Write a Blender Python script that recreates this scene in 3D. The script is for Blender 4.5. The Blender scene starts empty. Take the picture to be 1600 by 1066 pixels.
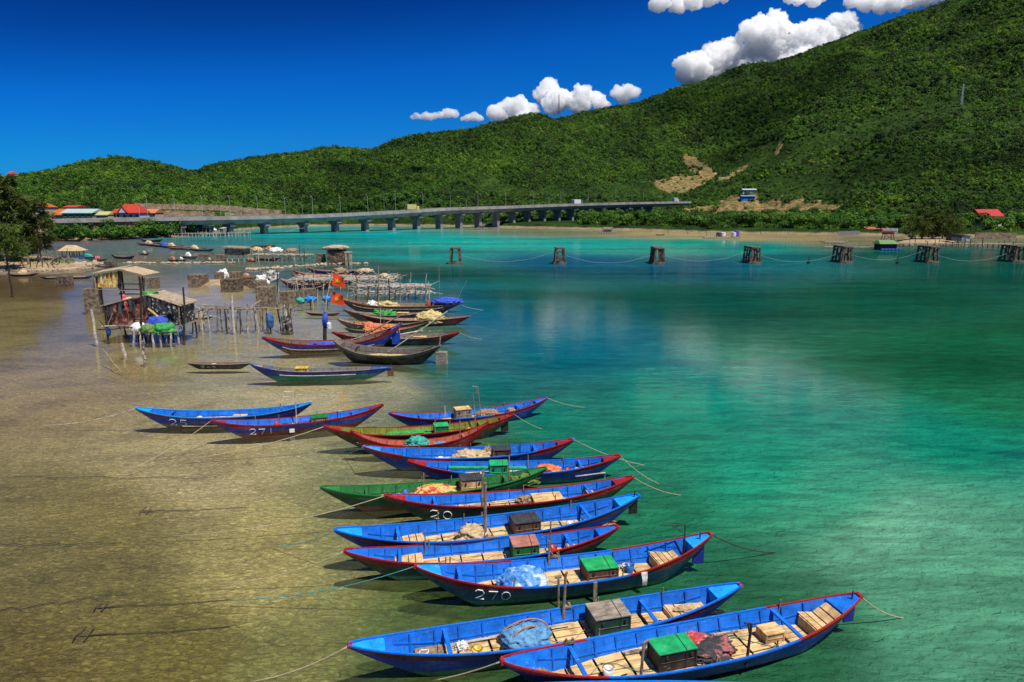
import bpy, math, random
import numpy as np
from mathutils import Vector, Matrix, noise
random.seed(7)
R = random.random
U = random.uniform
SC = bpy.context.scene
COL = SC.collection
PI = math.pi
# ------------------------------------------------------------------ camera geometry
F = 1067.0
CAMH = 12.0
TH = math.atan((533 - 322) / F)
FWD = Vector((0, math.cos(TH), -math.sin(TH)))
UPV = Vector((0, math.sin(TH), math.cos(TH)))
CAM = Vector((0, 0, CAMH))
def ray(px, py):
    return FWD * F + Vector((1, 0, 0)) * (px - 800) + UPV * (533 - py)
def P(px, py, z=0.0):            # point of the plane z seen at a place of the photo
    d = ray(px, py)
    return CAM + d * ((z - CAMH) / d.z)
def W(px, py, D):                # point at ground distance D seen at a place of the photo
    d = ray(px, py)
    return CAM + d * (D / d.y)
def proj(x, y, z):
    v = Vector((x, y, z)) - CAM
    w = v.dot(FWD)
    return (800 + F * v.x / w, 533 - F * v.dot(UPV) / w)

cam = bpy.data.cameras.new('camera')
camo = bpy.data.objects.new('camera', cam)
COL.objects.link(camo)
cam.sensor_width = 36
cam.lens = 36 * F / 1600
cam.clip_end = 20000
cam.clip_start = 0.1
camo.location = CAM
camo.rotation_euler = (PI / 2 - TH, 0, 0)
SC.camera = camo

# ------------------------------------------------------------------ light
SUN_EL, SUN_AZ = math.radians(64), math.radians(135)   # azimuth from +Y towards +X
sd = Vector((math.sin(SUN_AZ) * math.cos(SUN_EL), math.cos(SUN_AZ) * math.cos(SUN_EL), math.sin(SUN_EL)))
sl = bpy.data.lights.new('sun', 'SUN')
sl.energy = 4.6
sl.angle = math.radians(0.5)
sl.color = (1.0, 0.95, 0.86)
so = bpy.data.objects.new('sun', sl)
COL.objects.link(so)
so.rotation_euler = sd.to_track_quat('Z', 'Y').to_euler()
wd = bpy.data.worlds.new('World')
SC.world = wd
wd.use_nodes = True
nt = wd.node_tree
nt.nodes.clear()
wo = nt.nodes.new('ShaderNodeOutputWorld')
bg = nt.nodes.new('ShaderNodeBackground')
sk = nt.nodes.new('ShaderNodeTexSky')
sk.sky_type = 'NISHITA'
sk.sun_disc = False
sk.sun_elevation = SUN_EL
sk.sun_rotation = SUN_AZ
sk.altitude = 0
sk.air_density = 1.0
sk.dust_density = 0.0
sk.ozone_density = 10.0
# deep polarised blue: the sky is filtered by how high one looks
tcw = nt.nodes.new('ShaderNodeTexCoord'); sxw = nt.nodes.new('ShaderNodeSeparateXYZ')
nt.links.new(tcw.outputs['Generated'], sxw.inputs[0])
rpw = nt.nodes.new('ShaderNodeValToRGB')
stops = [(0.0, (.06, .32, .68)), (.075, (.05, .33, .72)), (.13, (.02, .37, .80)), (.20, (.012, .31, .78)), (.27, (.007, .165, .50)), (.34, (.005, .09, .31)), (.50, (.20, .38, .55)), (.78, (.62, .75, .80))]
el = rpw.color_ramp.elements
while len(el) < len(stops): el.new(.5)
for e_, (p_, c_) in zip(el, stops): e_.position = p_; e_.color = (*c_, 1)
dtw = nt.nodes.new('ShaderNodeVectorMath'); dtw.operation = 'DOT_PRODUCT'; dtw.inputs[1].default_value = (-.13, 0, 1)
nt.links.new(tcw.outputs['Generated'], dtw.inputs[0])
nt.links.new(dtw.outputs['Value'], rpw.inputs[0])
mxw = nt.nodes.new('ShaderNodeMix'); mxw.data_type = 'RGBA'; mxw.blend_type = 'MULTIPLY'; mxw.inputs[0].default_value = 1
nt.links.new(sk.outputs[0], mxw.inputs[6]); nt.links.new(rpw.outputs[0], mxw.inputs[7])
nt.links.new(mxw.outputs[2], bg.inputs[0])
bg.inputs[1].default_value = 0.09
nt.links.new(bg.outputs[0], wo.inputs[0])
SC.view_settings.view_transform = 'Standard'
SC.view_settings.look = 'None'
SC.view_settings.exposure = 0.36
SC.view_settings.gamma = 1.0
SC.render.engine = 'CYCLES'
SC.cycles.use_denoising = True
SC.cycles.max_bounces = 18
SC.cycles.volume_bounces = 18
SC.cycles.diffuse_bounces = 3
SC.cycles.glossy_bounces = 4
SC.cycles.transparent_max_bounces = 32
SC.cycles.sample_clamp_indirect = 4

# ------------------------------------------------------------------ materials
class NT:
    def __init__(s, name):
        s.m = bpy.data.materials.new(name)
        s.m.use_nodes = True
        s.t = s.m.node_tree
        s.b = s.t.nodes['Principled BSDF']
        s.out = s.t.nodes['Material Output']
    def n(s, typ, **kw):
        k = s.t.nodes.new(typ)
        for a, v in kw.items():
            setattr(k, a, v)
        return k
    def l(s, a, b):
        s.t.links.new(a, b)
    def coord(s, scale=(1, 1, 1), kind='Object'):
        tc = s.n('ShaderNodeTexCoord')
        mp = s.n('ShaderNodeMapping')
        mp.inputs['Scale'].default_value = scale
        s.l(tc.outputs[kind], mp.inputs[0])
        return mp.outputs[0]
    def noise(s, vec, scale, detail=4, rough=.55, dist=0):
        k = s.n('ShaderNodeTexNoise')
        k.inputs['Scale'].default_value = scale
        k.inputs['Detail'].default_value = detail
        k.inputs['Roughness'].default_value = rough
        k.inputs['Distortion'].default_value = dist
        if vec is not None:
            s.l(vec, k.inputs['Vector'])
        return k.outputs['Fac']
    def math(s, op, a, b=None, clamp=False):
        k = s.n('ShaderNodeMath', operation=op, use_clamp=clamp)
        for i, v in enumerate((a, b)):
            if v is None: continue
            if hasattr(v, 'node'): s.l(v, k.inputs[i])
            else: k.inputs[i].default_value = v
        return k.outputs[0]
    def ramp(s, fac, stops, interp='LINEAR'):
        k = s.n('ShaderNodeValToRGB')
        k.color_ramp.interpolation = interp
        e = k.color_ramp.elements
        while len(e) < len(stops): e.new(0.5)
        for el, (p, c) in zip(e, stops):
            el.position = p
            el.color = (*c, 1) if hasattr(c, '__len__') else (c, c, c, 1)
        s.l(fac, k.inputs[0])
        return k.outputs[0]
    def mix(s, f, a, b, mode='MIX'):
        k = s.n('ShaderNodeMix', data_type='RGBA', blend_type=mode)
        for i, v in ((0, f), (6, a), (7, b)):
            if hasattr(v, 'node'): s.l(v, k.inputs[i])
            elif hasattr(v, '__len__'): k.inputs[i].default_value = (*v, 1)
            else: k.inputs[i].default_value = v
        return k.outputs[2]
    def bump(s, h, strength=.3, dist=.05):
        k = s.n('ShaderNodeBump')
        k.inputs['Strength'].default_value = strength
        k.inputs['Distance'].default_value = dist
        s.l(h, k.inputs['Height'])
        s.l(k.outputs[0], s.b.inputs['Normal'])
        return k.outputs[0]
MC = {}
def mat(name, c1, c2=None, scale=6.0, rough=.75, bump=.25, stretch=(1, 1, 1), spec=.3, lo=.38, hi=.66, bd=.03):
    """weathered surface: two tones broken by noise, with bump"""
    if name in MC: return MC[name]
    q = NT(name)
    c2 = c2 or tuple(v * .6 for v in c1)
    v = q.coord(stretch)
    f = q.noise(v, scale, 6, .65)
    col = q.ramp(f, [(lo, c2), (hi, c1)])
    q.l(col, q.b.inputs['Base Color'])
    q.b.inputs['Roughness'].default_value = rough
    q.b.inputs['Specular IOR Level'].default_value = spec
    if bump: q.bump(q.noise(v, scale * 3, 5), bump, bd)
    MC[name] = q.m
    return q.m

# ------------------------------------------------------------------ meshes
class MB:
    def __init__(s):
        s.v, s.f, s.mi, s.uv = [], [], [], {}
        s.cur = 0
    def face(s, idx):
        s.f.append(tuple(idx)); s.mi.append(s.cur)
    def poly(s, pts):
        o = len(s.v)
        s.v += [tuple(p) for p in pts]
        s.face(range(o, o + len(pts)))
    def box(s, c, size, rz=0.0, M=None, taper=1.0):
        sx, sy, sz = [k / 2 for k in size]
        o = len(s.v)
        for dz in (-1, 1):
            k = taper if dz > 0 else 1
            for dx, dy in ((-1, -1), (1, -1), (1, 1), (-1, 1)):
                p = Vector((dx * sx * k, dy * sy * k, dz * sz))
                if M is not None: p = M @ p
                elif rz: p = Matrix.Rotation(rz, 3, 'Z') @ p
                s.v.append((p.x + c[0], p.y + c[1], p.z + c[2]))
        for f in ((0, 3, 2, 1), (4, 5, 6, 7), (0, 1, 5, 4), (1, 2, 6, 5), (2, 3, 7, 6), (3, 0, 4, 7)):
            s.face([o + i for i in f])
    def beam(s, a, b, w, h=None):
        """box section between two points"""
        a, b = Vector(a), Vector(b)
        d = b - a
        L = d.length
        if L < 1e-6: return
        M = d.to_track_quat('X', 'Z').to_matrix()
        s.box((a + b) / 2, (L, w, h or w), M=M)
    def tube(s, pts, r, n=6, cap=True):
        pts = [Vector(p) for p in pts]
        o = len(s.v)
        rr = r if hasattr(r, '__len__') else [r] * len(pts)
        for i, p in enumerate(pts):
            d = (pts[min(i + 1, len(pts) - 1)] - pts[max(i - 1, 0)])
            if d.length < 1e-9: d = Vector((0, 0, 1))
            d.normalize()
            a = Vector((0, 0, 1)) if abs(d.z) < .9 else Vector((1, 0, 0))
            x = d.cross(a).normalized(); y = d.cross(x)
            for k in range(n):
                an = 2 * PI * k / n
                q = p + (x * math.cos(an) + y * math.sin(an)) * rr[i]
                s.v.append(tuple(q))
        for i in range(len(pts) - 1):
            for k in range(n):
                a = o + i * n + k; b = o + i * n + (k + 1) % n
                s.face((a, b, b + n, a + n))
        if cap:
            s.face([o + k for k in range(n)][::-1])
            s.face([o + (len(pts) - 1) * n + k for k in range(n)])
    def stick(s, a, b, r, bend=.04, n=5):
        """crooked pole"""
        a, b = Vector(a), Vector(b)
        L = (b - a).length
        pts = []
        for i in range(4):
            p = a.lerp(b, i / 3)
            if 0 < i < 3: p += Vector((U(-1, 1), U(-1, 1), U(-1, 1))) * L * bend
            pts.append(p)
        s.tube(pts, [r * 1.1, r, r * .95, r * .8], n)
    def blob(s, c, rad, sub=2, amp=.25, freq=1.6, seed=0.0, flat=None):
        """lumpy rounded mass"""
        vs, fs = ICO[sub]
        o = len(s.v)
        for v in vs:
            k = 1 + amp * noise.fractal(Vector(v) * freq + Vector((seed, seed * 1.7, -seed)), 1.0, 2.0, 4)
            p = [v[i] * rad[i] * k for i in range(3)]
            if flat is not None and p[2] < flat: p[2] = flat
            s.v.append((p[0] + c[0], p[1] + c[1], p[2] + c[2]))
        for f in fs: s.face([o + i for i in f])
    def build(s, name, mats, parent=None, smooth=False, loc=(0, 0, 0), rz=0.0, bevel=0.0):
        me = bpy.data.meshes.new(name)
        me.from_pydata([tuple(v) for v in s.v], [], s.f)
        if not hasattr(mats, '__len__'): mats = [mats]
        for m in mats: me.materials.append(m)
        if len(mats) > 1: me.polygons.foreach_set('material_index', s.mi)
        if s.uv:
            ul = me.uv_layers.new(name='UVMap')
            li = [0] * len(me.loops)
            me.loops.foreach_get('vertex_index', li)
            buf = []
            for i in li:
                buf += list(s.uv.get(i, (0, 0)))
            ul.data.foreach_set('uv', buf)
        if smooth: me.polygons.foreach_set('use_smooth', [True] * len(me.polygons))
        me.update()
        ob = bpy.data.objects.new(name, me)
        COL.objects.link(ob)
        ob.location = loc
        ob.rotation_euler = (0, 0, rz)
        if parent is not None: ob.parent = parent
        if bevel:
            bm = ob.modifiers.new('bevel', 'BEVEL')
            bm.width = bevel; bm.segments = 1; bm.limit_method = 'ANGLE'
        return ob
def _ico(sub):
    t = (1 + 5 ** .5) / 2
    v = [Vector(p).normalized() for p in ((-1, t, 0), (1, t, 0), (-1, -t, 0), (1, -t, 0), (0, -1, t), (0, 1, t), (0, -1, -t), (0, 1, -t), (t, 0, -1), (t, 0, 1), (-t, 0, -1), (-t, 0, 1))]
    f = [(0, 11, 5), (0, 5, 1), (0, 1, 7), (0, 7, 10), (0, 10, 11), (1, 5, 9), (5, 11, 4), (11, 10, 2), (10, 7, 6), (7, 1, 8), (3, 9, 4), (3, 4, 2), (3, 2, 6), (3, 6, 8), (3, 8, 9), (4, 9, 5), (2, 4, 11), (6, 2, 10), (8, 6, 7), (9, 8, 1)]
    for _ in range(sub):
        mid = {}; nf = []
        def m(a, b):
            k = (min(a, b), max(a, b))
            if k not in mid:
                v.append((v[a] + v[b]).normalized()); mid[k] = len(v) - 1
            return mid[k]
        for a, b, c in f:
            x, y, z = m(a, b), m(b, c), m(c, a)
            nf += [(a, x, z), (b, y, x), (c, z, y), (x, y, z)]
        f = nf
    return [tuple(p) for p in v], f
ICO = {i: _ico(i) for i in range(5)}

def tag(o, label=None, cat=None, group=None, kind=None):
    if label: o['label'] = label
    if cat: o['category'] = cat
    if group: o['group'] = group
    if kind: o['kind'] = kind
    return o
def thing(name, loc, label, cat, group=None, rz=0.0):
    o = bpy.data.objects.new(name, None)
    COL.objects.link(o)
    o.empty_display_size = .2
    o.location = loc
    o.rotation_euler = (0, 0, rz)
    return tag(o, label, cat, group)
def copy_tree(o, parent=None):
    c = o.copy(); COL.objects.link(c)
    if parent is not None: c.parent = parent
    for ch in list(o.children): copy_tree(ch, c)
    return c
def lerp(a, b, u): return a + (b - a) * u
def sst(e0, e1, x):
    u = min(1, max(0, (x - e0) / (e1 - e0)))
    return u * u * (3 - 2 * u)
def interp(x, pts):
    if x <= pts[0][0]: return pts[0][1]
    for (a, p), (b, q) in zip(pts, pts[1:]):
        if x <= b: return p + (q - p) * (x - a) / (b - a)
    return pts[-1][1]
def inpoly(x, y, pg):
    c = False
    j = len(pg) - 1
    for i in range(len(pg)):
        xi, yi = pg[i]; xj, yj = pg[j]
        if (yi > y) != (yj > y) and x < (xj - xi) * (y - yi) / (yj - yi) + xi: c = not c
        j = i
    return c
# ------------------------------------------------------------------ water, seabed
def lin(c):
    return tuple(((v / 255) / 12.92 if v / 255 <= .04045 else ((v / 255 + .055) / 1.055) ** 2.4) for v in c)
ZONES = [  # where in the bay, how opaque the water column is, colour of water body / bed with some cloud glare
 (0,1060,.0,(98,86,36)),(250,1000,.05,(108,98,42)),(100,800,.05,(120,108,54)),(60,600,.05,(144,126,74)),(250,700,.05,(164,150,100)),
 (350,850,.05,(154,142,82)),(450,1050,.12,(116,116,60)),(450,600,.05,(168,156,110)),(300,450,.12,(158,142,106)),(100,480,.05,(122,108,64)),
 (450,520,.1,(152,142,98)),(600,590,.15,(150,146,104)),(540,800,.12,(132,130,78)),(590,700,.15,(132,132,90)),(680,640,.35,(84,110,82)),(690,570,.6,(48,108,92)),(760,600,.8,(18,100,84)),
 (850,660,.85,(18,108,84)),(950,720,.85,(24,108,80)),(1050,850,.8,(30,102,70)),(880,800,.6,(48,100,66)),(800,720,.5,(60,104,72)),(1180,1000,.75,(34,90,60)),(1350,1050,.8,(36,88,58)),(800,940,.45,(70,100,58)),(680,1000,.35,(84,100,52)),(950,1060,.6,(44,84,52)),
 (1500,950,.85,(78,140,108)),(1430,870,.9,(92,152,120)),(1340,800,.9,(48,124,94)),(1200,760,1,(26,116,86)),(1500,700,1,(14,114,78)),(1500,560,1,(4,82,56)),(900,550,1,(8,88,76)),(1100,620,1,(12,116,86)),  # pale greens at lower right have the cloud glare painted in
 (800,480,1,(4,80,74)),(1100,470,1,(2,74,66)),(1400,470,1,(2,78,62)),(720,440,1,(4,86,88)),(900,410,1,(0,80,112)),(1100,415,1,(0,76,100)),
 (1250,405,1,(0,92,100)),(700,380,1,(0,152,140)),(560,372,1,(0,142,142)),(450,372,1,(5,136,136)),(900,378,1,(0,146,136)),(1050,379,1,(0,140,124)),(980,362,.3,(168,150,108)),(1180,368,.3,(172,152,108)),(1330,370.5,.3,(160,140,100)),
 (1200,387,1,(0,128,120)),(1500,400,1,(2,76,70)),(1600,430,1,(2,70,60)),(1100,366,.4,(175,160,115)),(1250,368,.4,(165,150,108)),(1400,372,.6,(120,120,92)),(850,360,.6,(120,124,96)),
 (250,385,.6,(96,112,114)),(120,378,.5,(104,106,110)),(380,375,.9,(40,112,116)),(330,412,.4,(100,108,92)),(250,430,.2,(122,110,74)),(60,440,.2,(92,74,44)),(560,420,.5,(70,100,92)),
 (640,400,.95,(0,132,128)),(-300,700,.05,(110,94,54)),(-300,420,.3,(84,74,52)),(2000,420,1,(2,60,58)),(2000,700,1,(6,80,60)),(2000,1000,.9,(30,84,58))]
def zone_xy(px, py): return px / 420.0, 1.55 * np.log(np.maximum(py - 322, 3) / 10.0)
def zones_at(x, y):
    d = np.maximum(y, .5)
    # coordinates along the bay: bearing and log distance from the old causeway
    py = 322 + 1067 * 12 / np.maximum(d * 1.0, 3) * 1.0
    ca, sa = math.cos(TH), math.sin(TH)
    w = d * ca + 12 * sa
    px = 800 + F * x / w
    py = 533 + F * (12 * ca - d * sa) / w
    py = np.where(d < 12, 1150 + (12 - d) * 60, py)
    qx, qy = zone_xy(px, py)
    acc = np.zeros((len(x), 4)); ws = np.zeros(len(x))
    for (zx, zy, dp, c) in ZONES:
        ax, ay = zone_xy(zx, np.array([float(zy)]))
        dd = (qx - ax) ** 2 + (qy - ay[0]) ** 2 + .004
        wgt = 1 / dd ** 1.9
        l = lin((c[0], c[1] + 1, c[2] + 6)) if dp < .3 else lin(c)
        acc += wgt[:, None] * np.array([l[0], l[1], l[2], dp])
        ws += wgt
    return acc / ws[:, None]
def sheet(name, xs, ys, zfun):
    X, Y = np.meshgrid(xs, ys)
    X = X.ravel(); Y = Y.ravel()
    # break the zone borders up
    wx = np.array([noise.noise(Vector((x * .05 / (1 + y * .012), y * .05 / (1 + y * .012), 3))) for x, y in zip(X, Y)])
    wy = np.array([noise.noise(Vector((x * .05 / (1 + y * .012), y * .05 / (1 + y * .012), 9))) for x, y in zip(X, Y)])
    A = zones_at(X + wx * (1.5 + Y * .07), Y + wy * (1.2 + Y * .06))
    Z = zfun(X, Y, A)
    nx, ny = len(xs), len(ys)
    me = bpy.data.meshes.new(name)
    i = np.arange(nx * ny).reshape(ny, nx)
    q = np.stack([i[:-1, :-1], i[:-1, 1:], i[1:, 1:], i[1:, :-1]], -1).reshape(-1, 4)
    me.vertices.add(nx * ny); me.vertices.foreach_set('co', np.stack([X, Y, Z], -1).ravel())
    me.loops.add(q.size); me.loops.foreach_set('vertex_index', q.ravel())
    me.polygons.add(len(q)); me.polygons.foreach_set('loop_start', np.arange(0, q.size, 4))
    me.polygons.foreach_set('use_smooth', [True] * len(q))
    me.update(calc_edges=True)
    a = me.color_attributes.new('Body', 'FLOAT_COLOR', 'POINT')
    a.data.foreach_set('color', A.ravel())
    ob = bpy.data.objects.new(name, me)
    COL.objects.link(ob)
    tag(ob, kind='structure')
    return ob
xs = np.sinh(np.linspace(-4.6, 4.6, 190)) * 12.5
ys = np.concatenate([np.linspace(-40, 6, 8)[:-1], 6 * np.exp(np.linspace(0, math.log(900 / 6), 200))])
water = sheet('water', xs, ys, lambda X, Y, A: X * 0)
seabed = sheet('seabed', xs, ys, lambda X, Y, A: -.35 - .55 * A[:, 3] - 1.6 * np.maximum(A[:, 3] - .4, 0))

q = NT('bay_water')
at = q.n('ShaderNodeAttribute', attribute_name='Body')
pos = q.coord((1, 1, 1))
big = q.noise(q.coord((.010, .045, 1)), 1.0, 4, .6, .4)
mid = q.noise(q.coord((.05, .20, 1)), 1.0, 5, .6, .5)
patch = q.math('ADD', q.math('MULTIPLY', big, .65), q.math('MULTIPLY', mid, .35))
tone = q.ramp(patch, [(.34, .42), (.48, .95), (.66, 1.35)])
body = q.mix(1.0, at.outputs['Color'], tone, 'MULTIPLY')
chop = q.noise(q.coord((.42, 1.5, 1)), 1.0, 5, .65, .6)
body = q.mix(1.0, body, q.ramp(chop, [(.35, .74), (.5, 1.0), (.63, 1.30)]), 'MULTIPLY')  # light and dark of the ripples put into the body colour
w1 = q.noise(q.coord((.55, 1.1, 1)), 1.0, 3, .55, .3)
w2 = q.noise(q.coord((2.2, 3.6, 1)), 1.0, 3, .6, .5)
w3 = q.noise(q.coord((.12, .3, 1)), 1.0, 3, .5, .2)
hgt = q.math('ADD', q.math('ADD', q.math('MULTIPLY', w1, .42), q.math('MULTIPLY', w2, .36)), q.math('MULTIPLY', w3, .75))
bp = q.n('ShaderNodeBump'); bp.inputs['Distance'].default_value = .022
q.l(hgt, bp.inputs['Height'])
q.l(q.ramp(patch, [(.36, .5), (.6, .95)]), bp.inputs['Strength'])
b2 = q.n('ShaderNodeBump'); b2.inputs['Distance'].default_value = .7; q.l(hgt, b2.inputs['Height']); b2.inputs['Strength'].default_value = .9
df = q.n('ShaderNodeBsdfDiffuse'); q.l(body, df.inputs[0]); q.l(b2.outputs[0], df.inputs['Normal'])
tr = q.n('ShaderNodeBsdfTransparent')
m1 = q.n('ShaderNodeMixShader')
q.l(at.outputs['Alpha'], m1.inputs[0]); q.l(tr.outputs[0], m1.inputs[1]); q.l(df.outputs[0], m1.inputs[2])
fr = q.n('ShaderNodeFresnel'); fr.inputs[0].default_value = 1.33; q.l(bp.outputs[0], fr.inputs['Normal'])
gl = q.n('ShaderNodeBsdfGlossy'); gl.inputs['Roughness'].default_value = .045; q.l(bp.outputs[0], gl.inputs['Normal'])
m2 = q.n('ShaderNodeMixShader')
q.l(q.math('MINIMUM', fr.outputs[0], .34), m2.inputs[0]); q.l(m1.outputs[0], m2.inputs[1]); q.l(gl.outputs[0], m2.inputs[2])
q.l(m2.outputs[0], q.out.inputs[0])
water.data.materials.append(q.m)

q = NT('seabed_sand')
at = q.n('ShaderNodeAttribute', attribute_name='Body')
n1 = q.noise(q.coord((.16, .26, 1)), 1.0, 6, .62, .6)
wd_n = q.noise(q.coord((.30, .42, 1)), 1.0, 5, .72, .8)
vo = q.n('ShaderNodeTexVoronoi', feature='SMOOTH_F1'); vo.inputs['Scale'].default_value = 1.0; vo.inputs['Smoothness'].default_value = .5
wp = q.coord((2.3, 3.4, 1))
nz = q.n('ShaderNodeTexNoise'); nz.inputs['Scale'].default_value = .8; q.l(wp, nz.inputs['Vector'])
mx = q.n('ShaderNodeMix', data_type='VECTOR'); mx.inputs[0].default_value = .35
q.l(wp, mx.inputs[4]); q.l(nz.outputs['Color'], mx.inputs[5]); q.l(mx.outputs[1], vo.inputs['Vector'])
rip = q.noise(q.coord((3.6, 6.5, 1)), 1.0, 4, .65, 1.2)
fine = q.ramp(rip, [(.36, .62), (.5, .94), (.58, 1.2), (.67, 1.7)])  # caustic light net of the shallows, painted into the sand colour
c = q.mix(1.0, at.outputs['Color'], q.ramp(n1, [(.3, .62), (.5, 1.0), (.7, 1.22)]), 'MULTIPLY')
c = q.mix(1.0, c, fine, 'MULTIPLY')
c = q.mix(q.ramp(wd_n, [(.62, 0.0), (.70, .55)]), c, (.045, .048, .018))
c = q.mix(q.ramp(wd_n, [(.26, .30), (.36, 0.0)]), c, (.42, .37, .24))
q.l(c, q.b.inputs['Base Color'])
q.b.inputs['Roughness'].default_value = .9
q.b.inputs['Specular IOR Level'].default_value = .1
q.bump(q.math('ADD', q.math('MULTIPLY', vo.outputs['Distance'], .12), rip), .9, .20)
seabed.data.materials.append(q.m)

# ------------------------------------------------------------------ hills
SHORE = [(-700,428),(-200,415),(-60,388),(0,378),(100,376),(200,374),(300,369),(345,362),(400,357),(480,353),(600,352),(740,354),(860,357),(1000,360),(1100,364),(1300,367),(1450,369),(1600,371),(2100,376),(2600,380)]
SKY = [(-700,292),(-300,285),(0,276),(100,262),(150,257),(200,256),(250,259),(300,264),(330,252),(400,239),(470,232),(500,226),(540,227),(580,230),(640,211),(700,204),(760,197),(850,184),(900,172),(1000,156),(1060,137),(1120,129),(1200,99),(1260,76),(1330,49),(1400,26),(1470,6),(1530,-18),(1600,-42),(2100,-150),(2600,-120)]
SKYD = [(-700,520),(0,620),(300,700),(480,760),(640,900),(900,1080),(1100,1250),(1300,1300),(1600,1150),(2100,950),(2600,800)]
SPUR = [(1040,318),(1100,300),(1160,278),(1220,250),(1300,216),(1400,184),(1500,158),(1600,135),(2100,60),(2600,40)]
SPURD = [(1040,560),(1300,640),(1600,690),(2100,640),(2600,560)]
FLAT = [(-700,300),(0,318),(300,322),(400,335),(600,375),(900,470),(1085,560),(1200,540),(1350,430),(1600,400),(2100,380),(2600,360)]
def ground_z(px, d):
    """terrain height on the bearing px at ground distance d"""
    d0 = P(px, interp(px, SHORE)).y
    d1 = interp(px, SKYD)
    pw = W(px, interp(px, SKY), d1)
    z1 = pw.z - 5
    if d < d0: return -3 * min(1, (d0 - d) / 25.0)
    x = (px - 800) / F * d
    shelf = 1.9 + .9 * sst(0, 35, d - d0)
    beach = 2.0 * sst(0, 6, d - d0)
    fl = interp(px, FLAT)
    u = (d - fl) / (d1 - fl)
    z = min(shelf, beach + (d - d0) * .05)
    if u > 0:
        if u <= 1: z += (z1 - 2.8) * (.62 * u ** 1.1 + .38 * (u * u * (3 - 2 * u)))
        else: z += (z1 - 2.8) * max(-.2, 1 - (u - 1) * 2.2 - (u - 1) ** 2)
        n = noise.fractal(Vector((x * .0042, d * .0042, 1.3)), 1.0, 2.1, 5)
        r = abs(noise.noise(Vector((x * .0075, d * .004, 6)))) - .2
        z += (n * 32 + r * 42) * sst(0, .35, u) * (1 - .86 * sst(.72, .98, u) * (1 if u < 1.02 else 1)) * min(1, z1 / 110)
    if px > 1040:
        ds = interp(px, SPURD); zs = W(px, interp(px, SPUR), ds).z - 4
        v = (d - fl) / (ds - fl)
        n = noise.fractal(Vector((x * .006, d * .006, 4.3)), 1.0, 2.1, 4)
        if v > 0:
            s = zs * (v ** 1.05 if v < 1 else max(0, 1 - (v - 1) * 1.15)) * sst(1040, 1180, px) + (n * 13 + abs(noise.noise(Vector((x * .011, d * .005, 2)))) * 16) * sst(0, .4, v) * (1 - .7 * sst(.75, 1, v))
            z = max(z, s)
    # the benches cut for the road and its slope by the bridge head
    return z
BARE = [  # cleared or slipped ground, as seen from the causeway
 [(1062,238),(1088,243),(1120,268),(1112,282),(1090,278),(1075,262)],
 [(1018,282),(1060,272),(1096,274),(1104,285),(1070,300),(1030,296)],
 [(1120,280),(1160,262),(1200,236),(1226,226),(1190,246),(1150,272),(1128,284)],
 [(1064,325),(1120,317),(1180,310),(1320,318),(1312,326),(1200,330),(1080,332)],
 [(1120,312),(1150,304),(1185,303),(1190,314),(1130,318)],
 [(60,334),(140,330),(300,334),(330,356),(150,356),(60,352)]]
THIN = [[(728,283),(780,281),(800,290),(830,298),(880,297),(925,300),(900,306),(780,304),(745,296)], [(1130,262),(1180,228),(1230,222),(1215,240),(1170,266),(1135,282)], [(905,292),(1010,280),(1080,300),(1060,312),(930,308)], [(700,270),(760,268),(800,284),(730,290)],
        [(1180,285),(1300,270),(1330,300),(1210,310)], [(1180,240),(1330,196),(1500,150),(1525,166),(1340,222),(1200,264)]]
cols = np.arange(-700, 2620, 9)
rows = np.concatenate([np.linspace(0, 80, 26)[:-1], np.linspace(80, 1500, 120)])
vs, br = [], []
for px in cols:
    d0 = P(px, interp(px, SHORE)).y
    for rr in rows:
        d = d0 - 14 + rr
        z = ground_z(px, d)
        vs.append(((px - 800) / F * (d * math.cos(TH) + (12 - z) * math.sin(TH)), d, z))
        X = proj(*vs[-1])
        br.append(1.0 if any(inpoly(X[0], X[1], pg) for pg in BARE) else (.12 if any(inpoly(X[0], X[1], pg) for pg in THIN) else 0))
nr = len(rows)
me = bpy.data.meshes.new('hills')
fs = [(c * nr + r, (c + 1) * nr + r, (c + 1) * nr + r + 1, c * nr + r + 1) for c in range(len(cols) - 1) for r in range(nr - 1)]
me.from_pydata(vs, [], fs)
me.polygons.foreach_set('use_smooth', [True] * len(fs))
a = me.attributes.new('bare', 'FLOAT', 'POINT'); a.data.foreach_set('value', br)
hills = bpy.data.objects.new('hills', me); COL.objects.link(hills); tag(hills, kind='structure')
q = NT('hill_ground')
pz = q.n('ShaderNodeNewGeometry'); sx = q.n('ShaderNodeSeparateXYZ'); q.l(pz.outputs['Position'], sx.inputs[0])
v = q.coord()
green = q.mix(1.0, q.ramp(q.noise(v, .03, 6, .65), [(.3, (.014, .03, .006)), (.55, (.03, .07, .010)), (.75, (.08, .12, .02))]), q.ramp(q.noise(v, .22, 6, .8), [(.34, .25), (.5, .8), (.66, 1.5)]), 'MULTIPLY')
earth = q.ramp(q.noise(v, .12, 7, .7), [(.3, (.12, .07, .03)), (.5, (.30, .18, .08)), (.7, (.46, .33, .18))])
rock = q.mix(q.ramp(q.noise(v, .35, 4, .7), [(.48, 0.0), (.56, 1.0)]), earth, (.07, .11, .025))
sand = q.ramp(q.noise(v, .2, 5, .6), [(.3, (.22, .16, .09)), (.7, (.40, .31, .18))])
ba = q.n('ShaderNodeAttribute', attribute_name='bare')
bm_ = q.math('ADD', ba.outputs['Fac'], q.math('MULTIPLY', q.math('SUBTRACT', q.noise(v, .09, 6, .75), .5), 1.9))
c = q.mix(q.ramp(bm_, [(.4, 0.0), (.6, 1.0)]), green, rock)
zz = q.math('ADD', sx.outputs['Z'], q.math('MULTIPLY', q.noise(v, .15, 4), 1.2))
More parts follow.
